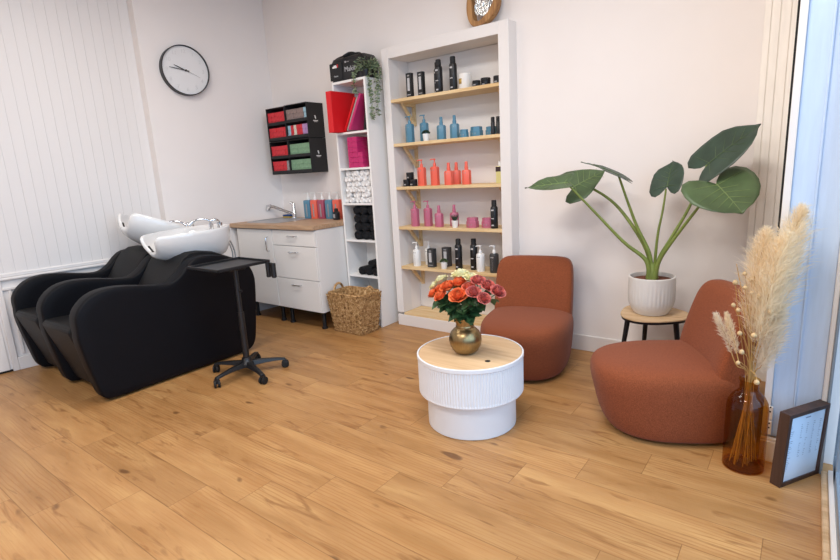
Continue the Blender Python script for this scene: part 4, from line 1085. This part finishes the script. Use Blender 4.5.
def big_leaf(att, tip, nrm, width, lobe, cup=.12, droop=.1, wav=.012, seed=0, m='leafdark', tw=0., rnd_=False):
    A_, T = Vector(att), Vector(tip); L = (T-A_).length; d = (T-A_).normalized(); n = Vector(nrm); n = (n-d*n.dot(d)).normalized(); s = d.cross(n)
    q = random.Random(seed)
    out = [(.02, .02), (-.10, .07), (-.24*lobe, .16), (-.33*lobe, .30), (-.28*lobe, .44), (-.10, .52), (.10, .52), (.30, .46), (.50, .36), (.70, .235), (.86, .11), (.96, .035), (1.0, .004)]
    if rnd_: out = [(.02, .02), (-.12, .06), (-.28*lobe, .16), (-.38*lobe, .30), (-.32*lobe, .43), (-.12, .52), (.12, .54), (.34, .52), (.55, .46), (.74, .36), (.88, .22), (.96, .09), (1.04, .004)]
    midr = [0, .0, .01, .04, .08, .14, .24, .36, .50, .66, .82, .94, 1.0]
    bm = nb(); K = 7
    for sg in (1, -1):
        rows = []
        for (u, v), mu in zip(out, midr):
            row = []
            for k in range(K+1):
                f = k/K; uu = mu+(u-mu)*f; vv = v*f*width/.5*sg
                ripple = wav*math.sin(9*mu+sg*1.3+seed)*f*f+.010*math.cos(k*.9)*math.sin(14*mu)*f
                h = cup*abs(vv)-1.0*droop*uu*uu+ripple-.10*abs(vv)**2*cup*4 + tw*vv
                row.append(A_+d*L*uu+s*L*vv+n*L*h)
            rows.append(row)
        loft(bm, rows, False, False, False)
    bmesh.ops.remove_doubles(bm, verts=bm.verts, dist=.0004)
    W(bm, (PX, PY, STZ)); lf = obj('leaf', bm, M[m], t, smooth=70, solid=.0012)
    bm = nb()
    vein = [A_+d*L*u+n*L*(-droop*u*u+.004) for u in [i/10 for i in range(11)]]
    tube(bm, vein, [.004*(1-i/12) for i in range(11)], 6)
    for u0 in (.05, .18, .33, .5, .66):
        for sg in (1, -1):
            v1 = (.46 if u0 < .3 else .40-.42*(u0-.2))*width/.5
            pts = []
            for k in range(5):
                f = k/4*.9; uu = u0+.22*f*(1 if u0 > .1 else -.6); vv = v1*f*sg
                pts.append(A_+d*L*uu+s*L*vv+n*L*(cup*abs(vv)-droop*uu*uu-.10*vv*vv*cup*4+.003+tw*vv))
            tube(bm, pts, [.0022, .0018, .0014, .001, .0006], 5)
    W(bm, (PX, PY, STZ)); obj('vein', bm, M['leafmid'] if m == 'leafdark' else M['veinm'], lf, smooth=60)
def petiole(pts, r0=.017, r1=.006):
    cv = catmull(pts, 6); n = len(cv); bm = nb(); tube(bm, cv, [r0+(r1-r0)*(i/(n-1))**.6 for i in range(n)], 10); W(bm, (PX, PY, STZ)); obj('petiole', bm, M['stem'], t, smooth=60)
L = [((-1.165, 3.00, 1.208), (-1.41, 2.95, 1.196), (.05, -.16, 1), .34, .5, .16, .05, .025, 1, 'leafmid', .35),
     ((-1.195, 3.19, 1.172), (-1.035, 3.29, 1.270), (-.25, -.85, .42), .60, 1.3, .10, .06, .016, 2, 'leafmid', .0),
     ((-.895, 3.10, 1.237), (-1.082, 3.05, 1.350), (.50, .03, 1), .40, 1.2, .06, .14, .01, 3, 'leafdark', .0),
     ((-.655, 3.20, 1.160), (-.655, 3.29, 1.300), (-.35, -1, .2), .56, .95, .20, .05, .03, 4, 'leafdark', .0, True),
     ((-.462, 3.20, 1.272), (-.250, 3.20, 1.468), (-.25, -.72, .72), .44, .75, .12, .08, .018, 5, 'leafdark', .0, True),
     ((-.400, 3.10, 1.175), (-.262, 2.97, 1.055), (.12, -.62, .80), .74, .95, .08, .10, .016, 6, 'leafmid', .0, True)]
for a in L: big_leaf(*a)
b0 = base+Vector((0, 0, -.0))
def bs(dx, dy=0, dz=0): return b0+Vector((dx, dy, dz))
petiole([bs(-.012, -.02), bs(-.03, -.03, .12), (-.862, 3.13, .845), (-1.0, 3.07, 1.01), (-1.165, 3.00, 1.208)])
petiole([bs(-.015, .02), bs(-.028, .02, .14), (-.812, 3.2, .90), (-.95, 3.225, 1.065), (-1.110, 3.24, 1.165), (-1.195, 3.197, 1.172)])
petiole([bs(-.005, .0), bs(-.018, .0, .15), (-.80, 3.17, .93), (-.85, 3.14, 1.08), (-.895, 3.10, 1.237)], .015)
petiole([bs(.005, .02), bs(.01, .02, .15), (-.692, 3.2, .90), (-.672, 3.2, 1.03), (-.660, 3.20, 1.150)], .011, .005)
petiole([bs(.012, .01), bs(.035, .01, .13), (-.62, 3.19, .87), (-.535, 3.2, 1.05), (-.462, 3.20, 1.272)])
petiole([bs(.015, -.02), bs(.04, -.025, .12), (-.605, 3.15, .86), (-.50, 3.12, 1.02), (-.400, 3.10, 1.172)])
bm = nb(); lathe(bm, [(.03, .19), (.036, .215), (.03, .26), (.02, .30)], 16, (0, 0, 0)); obj('crown', bm, M['stem'], t)

# ------------------------------------------------------------------ amber vase with dried stems
AX, AY = -.141, 2.411
t = thing('amber_vase', 'tall amber glass bottle vase standing on the floor', 'vase', (AX, AY, 0))
bm = nb(); lathe(bm, [(.070, 0), (.076, .004), (.078, .014), (.078, .270), (.074, .300), (.062, .325), (.046, .342), (.037, .352), (.035, .362), (.035, .392), (.039, .397), (.040, .402)], 56, cap1=False); obj('body', bm, M['amber'], t, smooth=60)
bm = nb(); lathe(bm, [(.0775, .0), (.0785, .006), (.0775, .013)], 56, cap0=False, cap1=False); obj('foot_ring', bm, M['amber'], t)
q = random.Random(11)
def mouth(): 
    a = q.uniform(0, 2*PI); r = q.uniform(.0, .018); return Vector((AX+r*math.cos(a), AY+r*math.sin(a), .40))
def foot():
    a = q.uniform(0, 2*PI); r = q.uniform(.02, .06); return Vector((AX+r*math.cos(a), AY+r*math.sin(a), .022))
def plume(name, label, pts, n, wid, m, fl, grp, dens_tip=.06, droop=.4):
    f0 = foot(); t = thing(name, label, 'dried flower', f0, 0, grp)
    cv = catmull([f0, mouth()]+pts, 8); st = 16
    bm = nb(); tube(bm, cv, .0022, 5); W(bm, f0); obj('stem', bm, M['drystem'], t)
    pl = cv[8+int((len(cv)-9)*fl):]
    bm = nb()
    for i in range(int(n*2.0)):
        u = q.random()**.9; k = u*(len(pl)-1); i0 = min(int(k), len(pl)-2); p = pl[i0].lerp(pl[i0+1], k-i0); tg = (pl[i0+1]-pl[i0]).normalized()
        env = math.sin(PI*(.05+.9*u)**.75)**.8*wid+.006
        a = q.uniform(0, 2*PI); e1 = tg.cross(Vector((0, 1, .1))).normalized(); e2 = tg.cross(e1)
        side = e1*math.cos(a)+e2*math.sin(a)
        c = p+side*env*.55*q.random()**1.3+tg*q.uniform(-.01, .02)
        l = env*q.uniform(.35, .95)
        d1 = (tg*q.uniform(.5, 1.2)+side*q.uniform(.1, .9)+Vector((q.uniform(-.3, .3), q.uniform(-.3, .3), q.uniform(-.2, .2)))).normalized()
        p1 = c+d1*l*.6; p2 = p1+(d1+Vector((q.uniform(-.4, .4), q.uniform(-.4, .4), -droop*.8))).normalized()*l*.5
        w = d1.cross(Vector((q.uniform(-1, 1), q.uniform(-1, 1), q.uniform(-1, 1)))).normalized()*q.uniform(.0004, .0008)
        v = [bm.verts.new(x) for x in (c-w, c+w, p1+w, p1-w, p2)]
        bm.faces.new((v[0], v[1], v[2], v[3])); bm.faces.new((v[3], v[2], v[4]))
    W(bm, f0); obj('plume', bm, m, t, smooth=0)
gpp = 'pampas plumes in the amber vase'
plume('pampas_plume', 'long pampas plume sweeping up to the right, highest tip', [Vector((-.115, 2.42, .56)), Vector((-.085, 2.43, .76)), Vector((-.055, 2.44, .95)), Vector((-.022, 2.45, 1.10))], 2300, .098, M['pampas'], .30, gpp)
plume('pampas_plume', 'upright pampas plume in front of the cream pilaster', [Vector((-.150, 2.39, .56)), Vector((-.145, 2.385, .74)), Vector((-.138, 2.39, .90)), Vector((-.128, 2.39, 1.02))], 1900, .080, M['pampas'], .34, gpp)
plume('pampas_plume', 'pampas plume between the tallest and the upright one', [Vector((-.125, 2.37, .56)), Vector((-.105, 2.355, .74)), Vector((-.085, 2.35, .90)), Vector((-.060, 2.35, 1.01))], 1900, .086, M['pampas'], .30, gpp)
plume('pampas_plume', 'short pale fluffy plume low on the right', [Vector((-.105, 2.40, .47)), Vector((-.085, 2.40, .56)), Vector((-.070, 2.395, .66)), Vector((-.062, 2.39, .72))], 1500, .066, M['pampasw'], .2, gpp)
gbt = 'bunny tail grasses in the amber vase'
plume('bunny_tail_grass', 'small fluffy grass head hanging furthest left', [Vector((-.19, 2.37, .47)), Vector((-.225, 2.355, .57)), Vector((-.252, 2.34, .64)), Vector((-.268, 2.335, .675))], 700, .019, M['pampasw'], .40, gbt, droop=.1)
plume('bunny_tail_grass', 'small fluffy grass head just right of the leftmost one', [Vector((-.178, 2.36, .48)), Vector((-.20, 2.35, .57)), Vector((-.222, 2.345, .64)), Vector((-.232, 2.345, .68))], 650, .018, M['pampas'], .40, gbt, droop=.1)
balls = [((-.184, 2.355, .859), 'topmost'), ((-.163, 2.365, .835), 'second from the top'), ((-.214, 2.36, .819), 'high on the left'), ((-.178, 2.34, .806), 'below the topmost pair'), ((-.196, 2.35, .710), 'midway on the left'), ((-.155, 2.345, .785), 'midway in the centre'), ((-.132, 2.35, .772), 'midway right of centre'), ((-.089, 2.35, .719), 'furthest right on its long bent stalk'), ((-.135, 2.33, .617), 'low in the centre'), ((-.184, 2.34, .616), 'low on the left'), ((-.172, 2.335, .540), 'lower left above the vase mouth'), ((-.182, 2.34, .490), 'just left of the vase mouth'), ((-.112, 2.325, .425), 'lowest, hanging over the vase mouth'), ((-.214, 2.35, .728), 'left edge, midway'), ((-.112, 2.36, .826), 'high on the right')]
for i, (p, w) in enumerate(balls):
    f0 = foot(); t = thing('dried_seed_head', 'round dried seed head on a thin stalk, '+w, 'dried flower', f0, 0, 'dried seed heads in the amber vase')
    p = Vector(p); mo = mouth(); R = q.uniform(.0078, .0112)
    md = mo.lerp(p, .55)+Vector((q.uniform(-.015, .015), q.uniform(-.01, .01), .03))
    bm = nb(); tube(bm, catmull([f0, mo, md, p], 7), .0013, 5); W(bm, f0); obj('stalk', bm, M['drystem'], t)
    bm = nb(); lathe(bm, [(R*.2, -R), (R*.75, -R*.7), (R, -R*.1), (R*.9, R*.4), (R*.55, R*.85), (R*.2, R*.95), (R*.28, R*1.15), (R*.05, R*1.0)], 12, p, rfun=lambda k, z: 1+.06*(k % 2)); W(bm, f0); obj('seed_head', bm, M['ball'], t, smooth=50)
for i, (p, w) in enumerate((((-.215, 2.36, .895), 'highest thin twig at the left'), ((-.20, 2.33, .80), 'thin twig crossing the seed heads'), ((-.150, 2.33, .86), 'thin straight straw in the middle'), ((-.165, 2.33, .74), 'short straight straw in the middle'))):
    f0 = foot(); mo = mouth(); bm = nb(); tube(bm, catmull([f0, mo, mo.lerp(Vector(p), .6)+Vector((.01, 0, 0)), Vector(p)], 6), .0016, 5); W(bm, f0)
    o = tag(obj('dried_straw', bm, M['drystem']), 'bare dried stalk in the amber vase, '+w, 'dried flower', 'bare stalks in the amber vase'); o.location = f0

# ------------------------------------------------------------------ picture frame leaning by the shop door
a0, a1 = Vector((-.004, 2.305, 0)), Vector((.122, 2.505, 0))
dv = (a1-a0); wd = dv.length; ang = math.atan2(dv.y, dv.x)
t = thing('picture_frame', 'dark walnut deep frame with a printed sheet, standing on the floor', 'picture frame', a0, ang)
Hh = .322; dp = .042; fw = .017
tl = Matrix.Rotation(math.radians(2.5), 4, 'X')
def T(bm): 
    bmesh.ops.transform(bm, matrix=tl, verts=bm.verts); return bm
bm = nb(); box(bm, 0, fw, 0, dp, 0, Hh); box(bm, wd-fw, wd, 0, dp, 0, Hh); box(bm, fw, wd-fw, 0, dp, 0, fw); box(bm, fw, wd-fw, 0, dp, Hh-fw, Hh); obj('frame', T(bm), M['walnut'], t, smooth=0, bevel=.001)
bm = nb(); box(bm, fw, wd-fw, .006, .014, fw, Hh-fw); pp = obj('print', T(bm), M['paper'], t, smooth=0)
bm = nb(); box(bm, wd*.44, wd*.56, .0052, .0061, Hh*.885, Hh*.90)
r2 = random.Random(4)
for c, (u0, l0) in enumerate(((.10, .10), (.36, .05), (.50, .05), (.66, .05), (.82, .06))):
    for rw in range(26 if c == 0 else 18):
        z = Hh*(.82-.026*rw)-(.0 if c == 0 else .004)
        if r2.random() < .12: continue
        ll = l0*r2.uniform(.25, 1)
        box(bm, wd*u0, wd*(u0+ll), .0053, .0061, z, z+.0016)
obj('printed_lines', T(bm), M['ink'], pp, smooth=0)['kind'] = 'stuff'
# small hardware on the reveal
t = thing('socket_strip', 'stack of small cream socket plates low behind the amber vase', 'socket', (-.064, YP+.006, .115))
bm = nb(); box(bm, -.010, .010, -.010, .004, 0, .065); box(bm, -.010, .010, -.010, .004, .07, .13); obj('plate', bm, M['cream'], t, smooth=0, bevel=.003)
bm = nb()
for zz in (.03, .05, .105, .125): box(bm, -.003, .003, -.0106, -.0096, zz, zz+.007)
obj('slot', bm, M['shade'], t, smooth=0)

# ------------------------------------------------------------------ light
def area(name, loc, rot, sx, sy, e, c):
    l = bpy.data.lights.new(name, 'AREA'); l.shape = 'RECTANGLE'; l.size = sx; l.size_y = sy; l.energy = e; l.color = c
    o = bpy.data.objects.new(name, l); COL.objects.link(o); o.location = loc; o.rotation_euler = rot; return o
warm = (1.0, .955, .91)
for i, (x, y) in enumerate(((-3.0, 1.5), (-.95, 1.6), (-3.0, -.5), (-.95, -.5), (-2.1, -2.4))):
    area('ceiling_panel_light', (x, y, ZC-.02), (0, 0, 0), 1.0, .5, 22 if x < -2 else 45, warm)
# daylight coming in through the shopfront
area('daylight', (1.3, -.2, 1.75), (0, math.radians(78), 0), 2.4, 5.5, 110, (.66, .83, 1.0))
w = bpy.data.worlds.new('World'); S.world = w; w.use_nodes = True
bg = w.node_tree.nodes['Background']; bg.inputs[0].default_value = (.50, .70, 1.0, 1); bg.inputs[1].default_value = 1.2

# ------------------------------------------------------------------ camera
cam = bpy.data.cameras.new('camera'); co = bpy.data.objects.new('camera', cam); COL.objects.link(co); S.camera = co
cam.sensor_fit = 'HORIZONTAL'; cam.sensor_width = 36; cam.lens = 514.284/840*36; cam.clip_start = .02
yaw, pit, rol = -.6534585, .2106317, -.0556239
fw_ = Vector((math.sin(yaw)*math.cos(pit), math.cos(yaw)*math.cos(pit), -math.sin(pit))); r0 = Vector((math.cos(yaw), -math.sin(yaw), 0)); u0 = r0.cross(fw_)
c_, s_ = math.cos(rol), math.sin(rol); rt = c_*r0+s_*u0; up = -s_*r0+c_*u0
co.matrix_world = Matrix(((rt.x, up.x, -fw_.x, 0), (rt.y, up.y, -fw_.y, 0), (rt.z, up.z, -fw_.z, 1.33), (0, 0, 0, 1)))
S.view_settings.view_transform = 'Standard'; S.view_settings.look = 'None'; S.view_settings.gamma = 1; S.view_settings.use_curve_mapping = False
S.view_settings.exposure = 0.0
